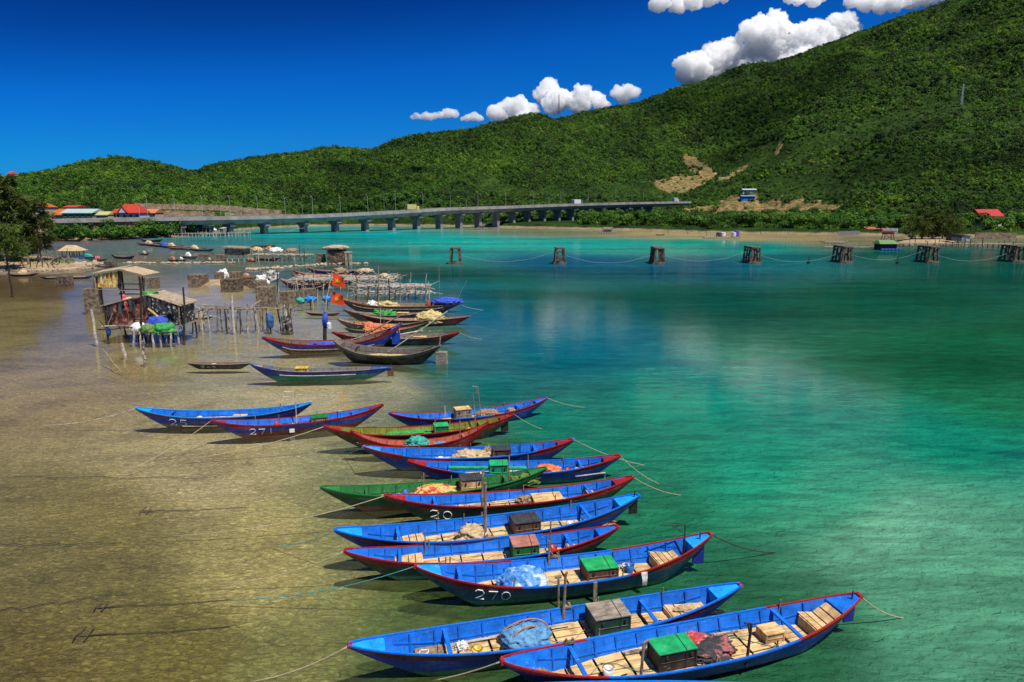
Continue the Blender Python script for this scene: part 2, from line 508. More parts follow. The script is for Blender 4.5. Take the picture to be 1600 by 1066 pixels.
c = q.mix(q.ramp(q.math('MULTIPLY', zz, .2), [(.22, 0.0), (.34, 1.0)]), sand, c)
q.l(c, q.b.inputs['Base Color']); q.b.inputs['Roughness'].default_value = .95; q.b.inputs['Specular IOR Level'].default_value = .1
q.bump(q.noise(v, .3, 7, .75), .9, 3.0)
me.materials.append(q.m)

# ------------------------------------------------------------------ leaves, crowns
def leaf_mat(name, stops, per_instance=True, scale=.5):
    q = NT(name)
    v = q.coord()
    f = q.noise(v, scale, 3, .6)
    if per_instance:
        oi = q.n('ShaderNodeObjectInfo')
        big = q.noise(oi.outputs['Location'], .016, 4, .65)
        big = q.ramp(big, [(.32, 0.0), (.68, 1.0)])
        f = q.math('ADD', q.math('MULTIPLY', oi.outputs['Random'], .45), q.math('ADD', q.math('MULTIPLY', f, .15), q.math('MULTIPLY', big, .42)))
    q.l(q.ramp(f, stops), q.b.inputs['Base Color'])
    q.b.inputs['Roughness'].default_value = .6
    q.b.inputs['Specular IOR Level'].default_value = .25
    tb = q.n('ShaderNodeBsdfTranslucent'); q.l(q.ramp(f, [(p, tuple(min(1, k * 1.3) for k in c)) for p, c in stops]), tb.inputs[0])
    ms = q.n('ShaderNodeMixShader'); ms.inputs[0].default_value = .25
    q.l(q.b.outputs[0], ms.inputs[1]); q.l(tb.outputs[0], ms.inputs[2]); q.l(ms.outputs[0], q.out.inputs[0])
    return q.m
LF = leaf_mat('forest_leaves', [(.12, (.006, .018, .004)), (.27, (.016, .046, .006)), (.40, (.034, .092, .008)), (.46, (.060, .075, .014)), (.52, (.046, .125, .009)), (.70, (.092, .200, .012)), (.92, (.20, .285, .024))])
BARK = mat('bark', (.12, .09, .06), (.05, .04, .03), 3, .9, .5)
def crown_mesh(rad, n, size, seed, tall=1.0, lobes=7, base=None, m=None):
    """leaf sprays spread through a lumpy crown"""
    rnd = random.Random(seed)
    L = [(Vector((rnd.uniform(-.55, .55), rnd.uniform(-.55, .55), rnd.uniform(-.25, .6) * tall)) * rad, rnd.uniform(.35, .62) * rad) for _ in range(lobes)]
    b = MB()
    for i in range(n):
        c, r = rnd.choice(L)
        d = Vector((rnd.gauss(0, 1), rnd.gauss(0, 1), rnd.gauss(.25, 1))).normalized()
        p = c + d * r * rnd.uniform(.6, 1.05)
        nn = (d + Vector((rnd.gauss(0, .5), rnd.gauss(0, .5), rnd.gauss(.3, .5)))).normalized()
        t = nn.cross(Vector((rnd.gauss(0, 1), rnd.gauss(0, 1), rnd.gauss(0, 1)))).normalized()
        s = nn.cross(t)
        k = size * rad * rnd.uniform(.6, 1.3)
        b.poly([p - t * k, p - s * k * .6, p + t * k * 1.1 + nn * k * -.25, p + s * k * .6])
    return b
protos = []
pc = bpy.data.collections.new('crown_kinds')
for i in range(6):
    b = crown_mesh(1.0, 190, .17, 40 + i, tall=.8 + .1 * i, lobes=6 + i % 3)
    for _ in range(1): b.blob((0, 0, 0), (.5, .5, .45), 1, .3, 2, i)
    me = bpy.data.meshes.new('crown_kind')
    me.from_pydata(b.v, [], b.f); me.materials.append(LF); me.update()
    o = bpy.data.objects.new('crown_kind', me)
    pc.objects.link(o)
pts, scl, idx = [], [], []
rg = random.Random(5)
tries = 0
def terr(px, d):
    z = ground_z(px, d)
    return Vector(((px - 800) / F * (d * math.cos(TH) + (12 - z) * math.sin(TH)), d, z))
NF = 125000
def ground_at(px, py):
    d = P(px, interp(px, SHORE)).y + 4
    while d < 1500:
        p = terr(px, d)
        if proj(*p)[1] <= py: return p
        d += 3
    return p
while len(pts) < NF and tries < 560000:
    tries += 1
    px = rg.uniform(-250, 1850)
    d0 = P(px, interp(px, SHORE)).y
    d1 = interp(px, SKYD)
    d = d0 + 10 + (d1 - d0 + 40) * rg.random() ** .8
    if d > 480 and rg.random() > d / 1300 * .8 + .3: continue
    if px < 905 and d < 1 / (1 / 300.0 - (px - 420) * 2.227e-6) + 15: continue
    p = terr(px, d)
    if p.z < 1.8: continue
    X = proj(*p)
    if any(inpoly(X[0], X[1] - 3, pg) for pg in BARE):
        if rg.random() > .10: continue
    thin = any(inpoly(X[0], X[1], pg) for pg in THIN)
    if thin and rg.random() > .6: continue
    pts.append(tuple(p))
    g = noise.noise(p * .02)
    s = rg.choice((rg.uniform(1.2, 2.4), rg.uniform(1.5, 2.8), rg.uniform(2.2, 3.9))) * (1 + .35 * g) * (.60 + d / 1700)
    if thin: s *= .55
    if d < d0 + 60: s *= .8
    scl.append(s)
    idx.append(rg.randrange(6))
me = bpy.data.meshes.new('hillside_forest')
me.vertices.add(len(pts)); me.vertices.foreach_set('co', np.array(pts).ravel())
a = me.attributes.new('scl', 'FLOAT', 'POINT'); a.data.foreach_set('value', scl)
a = me.attributes.new('idx', 'INT', 'POINT'); a.data.foreach_set('value', idx)
me.materials.append(LF)
forest = bpy.data.objects.new('hillside_forest', me); COL.objects.link(forest)
tag(forest, 'dense green forest covering the hills behind the bay', 'forest', kind='stuff')
g = bpy.data.node_groups.new('forest_growth', 'GeometryNodeTree')
g.interface.new_socket('Geometry', in_out='INPUT', socket_type='NodeSocketGeometry')
g.interface.new_socket('Geometry', in_out='OUTPUT', socket_type='NodeSocketGeometry')
gi = g.nodes.new('NodeGroupInput'); go = g.nodes.new('NodeGroupOutput')
ci = g.nodes.new('GeometryNodeCollectionInfo'); ci.inputs['Collection'].default_value = pc
ci.inputs['Separate Children'].default_value = True; ci.inputs['Reset Children'].default_value = True
ip = g.nodes.new('GeometryNodeInstanceOnPoints'); ip.inputs['Pick Instance'].default_value = True
na = g.nodes.new('GeometryNodeInputNamedAttribute'); na.data_type = 'FLOAT'; na.inputs['Name'].default_value = 'scl'
nb = g.nodes.new('GeometryNodeInputNamedAttribute'); nb.data_type = 'INT'; nb.inputs['Name'].default_value = 'idx'
rv = g.nodes.new('FunctionNodeRandomValue'); rv.data_type = 'FLOAT_VECTOR'
rv.inputs[0].default_value = (-.15, -.15, 0); rv.inputs[1].default_value = (.15, .15, 6.28)
g.links.new(gi.outputs[0], ip.inputs['Points']); g.links.new(ci.outputs[0], ip.inputs['Instance'])
def outsock(n):
    return [s for s in n.outputs if s.enabled and s.name == 'Attribute'][0]
g.links.new(outsock(nb), ip.inputs['Instance Index'])
g.links.new(outsock(na), ip.inputs['Scale'])
g.links.new(rv.outputs[0], ip.inputs['Rotation'])
g.links.new(ip.outputs[0], go.inputs[0])
md = forest.modifiers.new('growth', 'NODES'); md.node_group = g

# ------------------------------------------------------------------ clouds
q = NT('cloud_white')
q.t.nodes.remove(q.b)
pv = q.n('ShaderNodeVolumeScatter'); pv.inputs['Color'].default_value = (.995, .995, .995, 1); pv.inputs['Density'].default_value = .050; pv.inputs['Anisotropy'].default_value = .1
q.l(pv.outputs[0], q.out.inputs['Volume'])
CLM = q.m
ctx = [bpy.data.textures.new('billow_%s' % k, 'CLOUDS') for k in ('coarse', 'fine')]
ctx[0].noise_scale = 62; ctx[0].noise_depth = 2; ctx[1].noise_scale = 22; ctx[1].noise_depth = 5
def fused(b, name, loc, mat_, voxel, grow, k, parent=None):
    o = b.build(name, mat_, parent, True, loc)
    m = o.modifiers.new('fuse', 'REMESH'); m.mode = 'VOXEL'; m.voxel_size = voxel; m.use_smooth_shade = True
    m = o.modifiers.new('soft', 'SMOOTH'); m.iterations = 2
    for t, st in ((ctx[0], 50 * k), (ctx[1], 46 * k)):
        m = o.modifiers.new('billow', 'DISPLACE'); m.texture = t; m.strength = st; m.mid_level = .5; m.texture_coords = 'LOCAL'
    if grow:
        m = o.modifiers.new('grow', 'DISPLACE'); m.strength = grow; m.mid_level = 0
    return o
def cloud(label, outline, dist, seed, n=30, thick=1.0):
    """outline: (px, py, radius) of its main billows; smaller ones grow over them and all fuse into one mass"""
    rnd = random.Random(seed)
    k = dist / F
    b = MB()
    c0 = W(outline[0][0], outline[0][1], dist)
    big = []
    for (px, py, r) in outline:
        p = W(px, py, dist + rnd.uniform(-14, 14) * k * thick)
        big.append((p, r * k))
    for (p, r) in big:
        b.blob(p - c0, (r, r * thick, r * .9), 3, .12, 1.5, rnd.uniform(0, 90))
    for i in range(n):
        p, r = rnd.choice(big)
        d = Vector((rnd.gauss(0, 1), rnd.gauss(-.4, .8), abs(rnd.gauss(.3, .8)))).normalized()
        s = r * rnd.choice((rnd.uniform(.12, .25), rnd.uniform(.24, .46)))
        b.blob(p + Vector((d.x * r * .85, d.y * r * thick * .85, d.z * r * .75)) - c0, (s, s, s * .9), 2, .15, 1.6, rnd.uniform(0, 90))
    sm = min(1.0, sum(r for _, r in big) / len(big) / 70)
    vox = 5 if sm < .7 else 7
    o = fused(b, 'cloud', c0, CLM, vox, 0, sm)
    return tag(o, label, 'cloud', 'clouds over the hills')
CD = 4200
cloud('large white cumulus cloud rising behind the steep right ridge', [(1085,108,26),(1115,98,30),(1150,92,34),(1190,62,36),(1225,80,36),(1262,62,28),(1290,66,24),(1315,46,26),(1170,118,30),(1240,105,34),(1290,95,30),(1205,42,22)], CD, 1, 60)
cloud('small white cloud right behind the tall radio mast on the ridge', [(858,143,19),(850,150,14),(872,156,18),(862,165,16)], CD, 2, 16)
cloud('wide low white cloud resting on the wooded ridge left of the mast', [(775,174,13),(795,168,14),(812,166,15),(832,174,12),(790,186,14),(820,186,14)], CD, 3, 22)
cloud('white cloud bank low on the ridge just right of the mast', [(892,154,13),(910,148,14),(930,154,12),(905,165,16),(940,162,12)], CD, 4, 20)
cloud('small round cloud on the ridge between the mast and the big cumulus', [(966,144,10),(980,140,10),(990,145,9),(975,153,12)], CD, 5, 14)
cloud('thin flat cloud floating alone left of all the others', [(645,183,4),(652,181,6),(658,183,5),(665,181,6),(672,182,6),(680,181,6),(688,180,6),(696,178,8),(703,177,8),(710,178,7)], CD, 6, 14, .8)
cloud('faint wisp of cloud low above the hills beside the flat cloud', [(724,185,4),(730,184,6),(735,182,6),(741,182,7),(747,184,6),(753,185,4)], CD, 7, 6, .8)
cloud('cloud cut by the top edge of the picture, leftmost of the top clouds', [(1032,4,15),(1060,8,14),(1085,2,14),(1110,-4,13),(1132,-8,12)], CD, 8, 24)
cloud('small cloud at the top edge between two bigger ones', [(1250,-1,10),(1270,0,11),(1235,-6,10),(1285,-4,8)], CD, 9, 12)
cloud('cloud at the top edge touching the slope of the highest ridge', [(1335,0,12),(1352,5,14),(1375,8,13),(1400,4,15),(1425,0,14),(1448,-6,16),(1470,-12,14)], CD, 10, 60)

def high_cloud(az, el, spread, n, seed, label):
    rnd = random.Random(seed); b = MB(); CD = 2500; c0 = Vector((math.sin(az), math.cos(az), math.tan(el))) * CD
    for i in range(n):
        r = CD * rnd.uniform(.04, .08)
        b.blob((rnd.gauss(0, spread) * CD, rnd.gauss(0, spread) * CD, rnd.gauss(0, spread * .4) * CD), (r, r, r * .8), 2, .15, 1.7, rnd.uniform(0, 90))
    o = fused(b, 'cloud', c0, CLM, 22, 0, 1.2)
    tag(o, label, 'cloud', 'clouds over the hills')
high_cloud(math.radians(33), math.radians(31), .10, 34, 3, 'high white cloud above the picture whose pale reflection lies on the right hand water')

q = NT('thin_cloud')
q.t.nodes.remove(q.b)
pv = q.n('ShaderNodeVolumeScatter'); pv.inputs['Color'].default_value = (.995, .995, .995, 1); pv.inputs['Density'].default_value = .011
q.l(pv.outputs[0], q.out.inputs['Volume'])
THINC = q.m
def shade_cloud(px, py, d, r, n, seed, label, up=1150):
    rnd = random.Random(seed); b = MB(); c0 = W(px, py, d) + sd * (up / sd.z)
    for i in range(n):
        q_ = rnd.uniform(.3, .6) * r
        b.blob((rnd.gauss(0, .95) * r, rnd.gauss(0, .8) * r, rnd.gauss(0, .12) * r), (q_, q_, q_ * .45), 2, .2, 1.7, rnd.uniform(0, 90))
    tag(fused(b, 'cloud', c0, THINC, 12, 0, .8), label, 'cloud', 'clouds over the hills')
shade_cloud(1150, 190, 950, 110, 14, 5, 'flat cloud overhead whose shadow darkens the middle of the long ridge')
shade_cloud(1545, 235, 520, 80, 12, 6, 'flat cloud overhead whose shadow darkens the slope at the right edge')
shade_cloud(620, 250, 620, 70, 9, 8, 'small unseen cloud added for shading the low hills behind the bridge')  # out of view, added sunward only to darken these hills
# ------------------------------------------------------------------ paint
BLUE = (.003, .045, .36); AZURE = (.002, .145, .66); RED = (.32, .012, .012); MAROON = (.17, .010, .014); DKGREEN = (.012, .055, .035)
GREEN = (.015, .16, .035); TEALB = (.010, .16, .10); BROWN = (.13, .055, .03); OLIVE = (.16, .19, .012); NAVY = (.006, .022, .20); SEA = (.010, .075, .16)
GREY = (.22, .21, .19); BLACKH = (.018, .014, .014); LIGHTB = (.006, .31, .78); WOODC = (.50, .30, .13); ORANGE = (.62, .10, .02)
def cname(c): return '_'.join('%02d' % int(99 * v) for v in c)
def paint(c, seams=0):
    """old gloss paint: faded patches, grime, bare chips"""
    nm = 'paint_' + cname(c) + ('_boards' if seams else '')
    if nm in MC: return MC[nm]
    q = NT(nm)
    n1 = q.noise(q.coord((1, 1, 1)), 2.4, 6, .65); n2 = q.noise(q.coord((1.2, 1.2, 2.5)), 4.5, 6, .75); n3 = q.noise(q.coord((2.5, 2.5, .8)), 3.0, 5, .7)
    c_ = q.ramp(n1, [(.30, tuple(v * .55 + .004 for v in c)), (.52, c), (.70, tuple(min(.9, v * 1.15 + .02) for v in c))])
    c_ = q.mix(q.ramp(n3, [(.54, 0.0), (.72, .7)]), c_, tuple(v * .18 + .012 for v in c))
    c_ = q.mix(q.ramp(n2, [(.62, 0.0), (.67, .75)]), c_, (.34, .27, .19))
    if seams:
        sp = q.n('ShaderNodeSeparateXYZ'); q.l(q.coord(), sp.inputs[0])
        fr_ = q.math('FRACT', q.math('MULTIPLY', sp.outputs[2], seams)); c_ = q.mix(q.ramp(fr_, [(0.0, .6), (.08, 0.0)]), c_, (.01, .012, .016))
        st_ = q.noise(q.coord((.6, 1, 1)), 1.3, 5, .7); c_ = q.mix(q.ramp(st_, [(.50, 0.0), (.70, .28)]), c_, tuple(min(.8, v * .7 + .08) for v in c))
    q.l(c_, q.b.inputs['Base Color']); q.l(q.ramp(n1, [(.3, .7), (.7, .42)]), q.b.inputs['Roughness']); q.b.inputs['Specular IOR Level'].default_value = .3
    q.bump(n2, .3, .012)
    MC[nm] = q.m
    return q.m
def hull_mat(main, band, bottom, w0=.10, w1=.35, zb=.10, scuff=.5):
    nm = 'hull_paint_%s_%s_%s_%d' % (cname(main), cname(band), cname(bottom), int(w1 * 100))
    if nm in MC: return MC[nm]
    q = NT(nm)
    uv = q.n('ShaderNodeUVMap'); s = q.n('ShaderNodeSeparateXYZ'); q.l(uv.outputs[0], s.inputs[0])
    v = q.coord((.6, 1, 1)); so_ = q.n('ShaderNodeSeparateXYZ'); tc = q.n('ShaderNodeTexCoord'); q.l(tc.outputs['Object'], so_.inputs[0])
    n = q.noise(v, 5, 6, .7)
    e = q.math('ABSOLUTE', q.math('SUBTRACT', q.math('MULTIPLY', s.outputs[0], 2), 1))
    w = q.math('ADD', q.math('MULTIPLY', q.math('POWER', q.math('MAXIMUM', q.math('SUBTRACT', e, .35), 0), 1.6), w1 * 3.2), w0)
    k = q.math('ADD', q.math('SUBTRACT', s.outputs[1], q.math('SUBTRACT', 1, w)), q.math('MULTIPLY', q.math('SUBTRACT', n, .5), .03))
    mb = q.ramp(q.math('ADD', q.math('MULTIPLY', k, 30), .5, True), [(.4, 0.0), (.6, 1.0)])
    zk = q.math('ADD', q.math('SUBTRACT', zb, so_.outputs[2]), q.math('MULTIPLY', q.math('SUBTRACT', n, .5), .05))
    mz = q.ramp(q.math('ADD', q.math('MULTIPLY', zk, 25), .5, True), [(.3, 0.0), (.7, 1.0)])
    tone = q.ramp(n, [(.3, .62), (.5, 1.0), (.7, 1.12)])
    c = q.mix(mb, main, band)
    c = q.mix(mz, c, bottom)
    c = q.mix(1.0, c, tone, 'MULTIPLY')
    st = q.noise(q.coord((.9, 1, 7)), 4, 5, .7)
    c = q.mix(q.math('MULTIPLY', q.ramp(st, [(.57, 0.0), (.70, 1.0)]), .55 * scuff), c, (.45, .48, .5))
    fade = q.noise(q.coord((.5, 1, 1.2)), 1.6, 4, .6)
    c = q.mix(q.ramp(fade, [(.50, 0.0), (.72, .28)]), c, (.28, .34, .42))
    gr = q.noise(q.coord((5, 1, .9)), 2.2, 5, .7)
    c = q.mix(q.math('MULTIPLY', q.ramp(gr, [(.50, 0.0), (.66, 1.0)]), .62), c, (.02, .018, .015))
    seam = q.math('FRACT', q.math('MULTIPLY', s.outputs[1], 5.5))
    c = q.mix(q.ramp(seam, [(0.0, .55), (.07, 0.0)]), c, (.01, .01, .012))
    c = q.mix(q.ramp(q.noise(q.coord((1.2, 2, 2.4)), 5.5, 6, .75), [(.63, 0.0), (.68, .65)]), c, (.30, .24, .17))
    q.l(c, q.b.inputs['Base Color']); q.b.inputs['Roughness'].default_value = .5; q.b.inputs['Specular IOR Level'].default_value = .3
    q.bump(q.math('ADD', q.noise(q.coord((.5, 1, 9)), 2, 4), q.ramp(seam, [(0.0, 0.0), (.08, .6)])), .35, .02)
    MC[nm] = q.m
    return q.m
def rail_mat(mid, end, cut=.5):
    nm = 'rail_paint_%s_%s_%d' % (cname(mid), cname(end), int(cut * 100))
    if nm in MC: return MC[nm]
    q = NT(nm)
    uv = q.n('ShaderNodeUVMap'); s = q.n('ShaderNodeSeparateXYZ'); q.l(uv.outputs[0], s.inputs[0])
    e = q.math('ABSOLUTE', q.math('SUBTRACT', q.math('MULTIPLY', s.outputs[0], 2), 1))
    n = q.noise(q.coord((2, 2, 2)), 6, 6, .7)
    f = q.math('ADD', e, q.math('MULTIPLY', q.math('SUBTRACT', n, .5), .03))
    c = q.mix(q.math('GREATER_THAN', f, cut), mid, end)
    c = q.mix(1.0, c, q.ramp(n, [(.3, .6), (.55, 1.05)]), 'MULTIPLY')
    c = q.mix(q.ramp(q.noise(q.coord((1, 6, 6)), 8, 4, .7), [(.62, 0.0), (.68, .7)]), c, (.35, .25, .16))
    q.l(c, q.b.inputs['Base Color']); q.b.inputs['Roughness'].default_value = .5; q.b.inputs['Specular IOR Level'].default_value = .35
    MC[nm] = q.m
    return q.m
def wood(name, c1, c2, sx=1.2, sy=16):
    if name in MC: return MC[name]
    q = NT(name)
    oi = q.n('ShaderNodeTexCoord')
    v = q.coord((sx, sy, 8))
    n = q.noise(v, 1.6, 6, .7, .4)
    n2 = q.noise(q.coord((1.7, 6.5, 1)), 1.0, 2)
    st = q.noise(q.coord((1, 1, 1)), 2.6, 5, .7)
    c = q.ramp(n, [(.28, c2), (.62, c1)])
    c = q.mix(1.0, c, q.ramp(n2, [(.35, .68), (.6, 1.12)]), 'MULTIPLY')
    c = q.mix(1.0, c, q.ramp(st, [(.3, .45), (.48, 1.0)]), 'MULTIPLY')
    q.l(c, q.b.inputs['Base Color']); q.b.inputs['Roughness'].default_value = .75; q.b.inputs['Specular IOR Level'].default_value = .2
    q.bump(n, .4, .01)
    MC[name] = q.m
    return q.m
PLANK = wood('deck_planks', (.74, .50, .24), (.42, .25, .10))
PLANKY = wood('cross_planks', (.72, .48, .24), (.40, .24, .10), 16, 1.2)
GREYWOOD = wood('grey_timber', (.36, .30, .24), (.14, .11, .085), 2, 9)
POLE = mat('weathered_pole', (.34, .27, .20), (.10, .075, .055), 4, .9, .5)
PALEPOLE = mat('pale_pole', (.62, .56, .47), (.28, .23, .18), 4, .9, .5)
DARKPOLE = mat('dark_pole', (.05, .042, .035), (.02, .018, .015), 4, .9, .5)
ROPE = mat('tan_rope', (.52, .42, .27), (.32, .24, .15), 20, .9, .6)
TEALROPE = mat('teal_rope', (.06, .34, .30), (.03, .2, .18), 20, .8, .3)
DARKROPE = mat('dark_rope', (.05, .04, .03), None, 20, .9, .3)
WHITEP = mat('white_paint', (.78, .80, .80), (.5, .52, .54), 20, .6, 0)
METAL = mat('dark_metal', (.06, .05, .05), (.025, .02, .02), 12, .5, .3)
# ------------------------------------------------------------------ boats
class Hull:
    def __init__(s, L, beam, tl, tr, mid, draft=.2, t0=.6, deck=.10):
        s.L, s.B, s.tl, s.tr, s.mid, s.draft, s.t0, s.zd = L, beam / 2, tl, tr, mid, draft, t0, deck
    def x(s, t): return t * s.L / 2
    def tip(s, t): return s.tl if t < 0 else s.tr
    def zs(s, t): return s.mid + (s.tip(t) - s.mid) * abs(t) ** 2.5
    def zk(s, t):
        a = abs(t)
        if a < s.t0: return -s.draft
        u = (a - s.t0) / (1 - s.t0)
        return -s.draft + (s.tip(t) - .10 * s.tip(t) + s.draft) * u ** 1.2
    def b(s, t):
        return s.B * (max(0, 1 - abs(t) ** 2.3)) ** .85 + .035 + .05 * s.B * abs(t)
    def pt(s, t, v, side, off=0.0):
        zk, zs = s.zk(t), s.zs(t)
        return Vector((s.x(t), side * max(0, s.b(t) * v ** .50 + off * min(1, v * 5)), zk + (zs - zk) * v ** 1.25))
    def deckz(s, t): return max(s.zd, s.zk(t) + .10)
    def sd(s, t):
        zk, zs = s.zk(t), s.zs(t)
        return min(1, max(0, (s.deckz(t) - zk) / max(.02, zs - zk))) ** .8
    def yd(s, t): return max(.0, s.b(t) * s.sd(t) ** .50 - .035)
TT = [-1 + 2 * i / 72 for i in range(73)]
DIG = {'0': [[(.5 + .5 * math.cos(a * PI / 6), .5 + .5 * math.sin(a * PI / 6)) for a in range(13)]],
 '1': [[(.5, 1), (.45, 0)]], '2': [[(0, .78), (.25, 1), (.75, 1), (.95, .72), (.7, .42), (0, 0), (1, .04)]],
 '3': [[(.05, .9), (.5, 1), (.9, .78), (.45, .53), (.95, .28), (.5, 0), (0, .1)]],
 '4': [[(.7, 0), (.7, 1), (0, .3), (1, .3)]], '5': [[(.95, 1), (.15, 1), (.1, .58), (.6, .62), (.95, .32), (.6, 0), (0, .06)]],
 '6': [[(.85, 1), (.3, .75), (.05, .3), (.45, 0), (.9, .22), (.6, .5), (.1, .35)]], '7': [[(0, .96), (1, 1), (.45, 0)]],
 '8': [[(.5, .52), (.1, .76), (.5, 1), (.9, .76), (.5, .52), (.05, .25), (.5, 0), (.95, .25), (.5, .52)]]}
BOATS = {}
def boat(key, lt, rt, label, main=BLUE, band=RED, bottom=TEALB, inner=AZURE, rail=None, railend=None, cut=.5, beam=None, mid=None, rise=.118, w0=.08, w1=.5,
         deckc=LIGHTB, deckr=None, detail=2, number=None, group=None, zb=.19, holds=(), t0=.6, planks=True, cap=None, thw=(-.62, .62), cat='fishing boat', name='fishing_boat', risel=None, riser=None):
    tz = [.9, .9]
    for _ in range(4):
        a = P(*lt, tz[0]); b_ = P(*rt, tz[1])
        L = Vector((b_.x - a.x, b_.y - a.y)).length
        tz = [(risel or rise) * L, (riser or rise) * L]
    c = (a + b_) / 2
    rz = math.atan2(b_.y - a.y, b_.x - a.x)
    h = Hull(L, beam or L * .142, tz[0], tz[1], mid or L * .064, draft=.02 * L, t0=t0, deck=.030 * L)
    roll = math.radians(random.uniform(-2.2, 2.2)) if detail else 0
    h.B *= random.uniform(.96, 1.05); h.mid *= random.uniform(.92, 1.08)
    root = thing(name, (c.x, c.y, 0), label, cat, group, rz); root.rotation_euler[0] = roll
    h.M = Matrix.Translation((c.x, c.y, 0)) @ Matrix.Rotation(rz, 4, 'Z') @ Matrix.Rotation(roll, 4, 'X')
    h.root = root; h.key = key
    # hull: outer skin
    m = MB(); NS = 9 if detail else 5
    tt = TT if detail else TT[::3]
    for side in (-1, 1):
        o = len(m.v)
        for t in tt:
            for j in range(NS + 1):
                v = j / NS
                m.uv[len(m.v)] = (t * .5 + .5, v)
                m.v.append(tuple(h.pt(t, v, side)))
        for i in range(len(tt) - 1):
            for j in range(NS):
                q = [o + i * (NS + 1) + j, o + (i + 1) * (NS + 1) + j, o + (i + 1) * (NS + 1) + j + 1, o + i * (NS + 1) + j + 1]
                m.face(q if side < 0 else q[::-1])
    m.build('hull', hull_mat(main, band, bottom, w0, w1, zb * L / 10), root, True)
    # lining
    m = MB()
    ti = [t for t in tt if abs(t) < .97]
    for side in (-1, 1):
        o = len(m.v)
        for t in ti:
            sd = h.sd(t) * .92
            for j in range(5):
                m.v.append(tuple(h.pt(t, sd + (1 - sd) * j / 4, side, -.03)))
        for i in range(len(ti) - 1):
            for j in range(4):
                q = [o + i * 5 + j, o + (i + 1) * 5 + j, o + (i + 1) * 5 + j + 1, o + i * 5 + j + 1]
                m.face(q if side > 0 else q[::-1])
    m.build('lining', paint(inner, 5.5), root, True)
    # gunwales
    rail = rail or inner; railend = railend or band
    for side in (-1, 1):
        m = MB(); o = 0
        for t in tt:
            y = h.b(t); z = h.zs(t); wd_ = .020 + .0017 * L * (1 - .5 * abs(t))
            for (dy, dz) in ((-wd_, -.012), (wd_ * .55, -.012), (wd_ * .55, .030), (-wd_, .030)):
                m.uv[len(m.v)] = (t * .5 + .5, 0)
                m.v.append((h.x(t), side * (y + dy), z + dz))
        for i in range(len(tt) - 1):
            for k in range(4):
                q = (i * 4 + k, i * 4 + (k + 1) % 4, i * 4 + 4 + (k + 1) % 4, i * 4 + 4 + k)
                m.face(q if side < 0 else q[::-1])
        m.face((0, 1, 2, 3)); e = (len(tt) - 1) * 4; m.face((e, e + 1, e + 2, e + 3))
        m.build('gunwale', rail_mat(rail, railend, cut), root)
    # floor boards
    if planks:
        m = MB()
        ed = [-.80, -.66, -.50, -.34, -.18, -.02, .14, .30, .46, .62, .78] if detail > 1 else [-.78, -.5, -.2, .1, .4, .72]
        for k in range(len(ed) - 1):
            if k in holds: continue
            npl = random.choice((3, 4, 4, 5)) if detail > 1 else 2
            for j in range(npl):
                va, vb = -1 + 2 * j / npl + .03, -1 + 2 * (j + 1) / npl - .03
                dz = U(-.01, .012)
                ta, tb = ed[k] + .006, ed[k + 1] - .006
                o = len(m.v)
                for z in (-.025, 0):
                    for t, v in ((ta, va), (tb, va), (tb, vb), (ta, vb)):
                        m.v.append((h.x(t), v * h.yd(t), h.deckz(t) + z + dz))
                for f in ((0, 3, 2, 1), (4, 5, 6, 7), (0, 1, 5, 4), (1, 2, 6, 5), (2, 3, 7, 6), (3, 0, 4, 7)): m.face([o + i for i in f])
        m.build('floorboards', PLANK if inner[2] < 2 else PLANK, root)
    # ribs and thwarts
    if detail:
        nr_ = 15 if detail > 1 else 9
        for i in range(nr_):
            t = -.84 + 1.68 * i / (nr_ - 1)
            for side in (-1, 1) if detail > 1 else (1,):
                m = MB(); pp = []
                sd = h.sd(t)
                for j in range(5):
                    v = sd + (.985 - sd) * j / 4
                    pp.append(h.pt(t, v, side, -.05))
                for p1, p2 in zip(pp, pp[1:]): m.beam(p1, p2, .045 * L / 10, .05)
                m.build('rib', paint(tuple(c_ * .8 for c_ in inner)), root)
        for side in (-1, 1):
            m = MB(); pp = [h.pt(t, .72, side, -.04) for t in [-.8 + .1 * i for i in range(17)]]
            for p1, p2 in zip(pp, pp[1:]): m.beam(p1, p2, .03, .045)
            if detail > 1: m.build('stringer', paint(inner), root)
        for t in thw:
            m = MB(); z = h.zs(t) - .07
            m.box((h.x(t), 0, z), (.11, 2 * h.b(t) - .10, .045))
            m.build('thwart', paint(inner), root)
    # end decks
    for s_, dc in ((-1, deckc), (1, deckr or deckc)):
        m = MB(); ts = [s_ * v for v in (.84, .88, .92, .96, .985)]
        pa = [(h.x(t), -h.b(t) + .03, h.zs(t) - .02) for t in ts]; pb = [(h.x(t), h.b(t) - .03, h.zs(t) - .02) for t in ts]
        for i in range(4): m.poly([pa[i], pa[i + 1], pb[i + 1], pb[i]] if s_ > 0 else [pa[i], pb[i], pb[i + 1], pa[i + 1]])
        t = ts[0]
        m.poly([pa[0], pb[0], (h.x(t), h.yd(t), h.deckz(t)), (h.x(t), -h.yd(t), h.deckz(t))])
        m.build('end_deck', paint(dc), root)
        m = MB(); t = s_ * .992
        m.box((h.x(s_ * .995), 0, h.zs(s_) - .035), (.012 * L, 2 * h.b(1) + .05, .10), taper=.85)
        m.build('stem_cap', paint(cap or railend), root, bevel=.015)
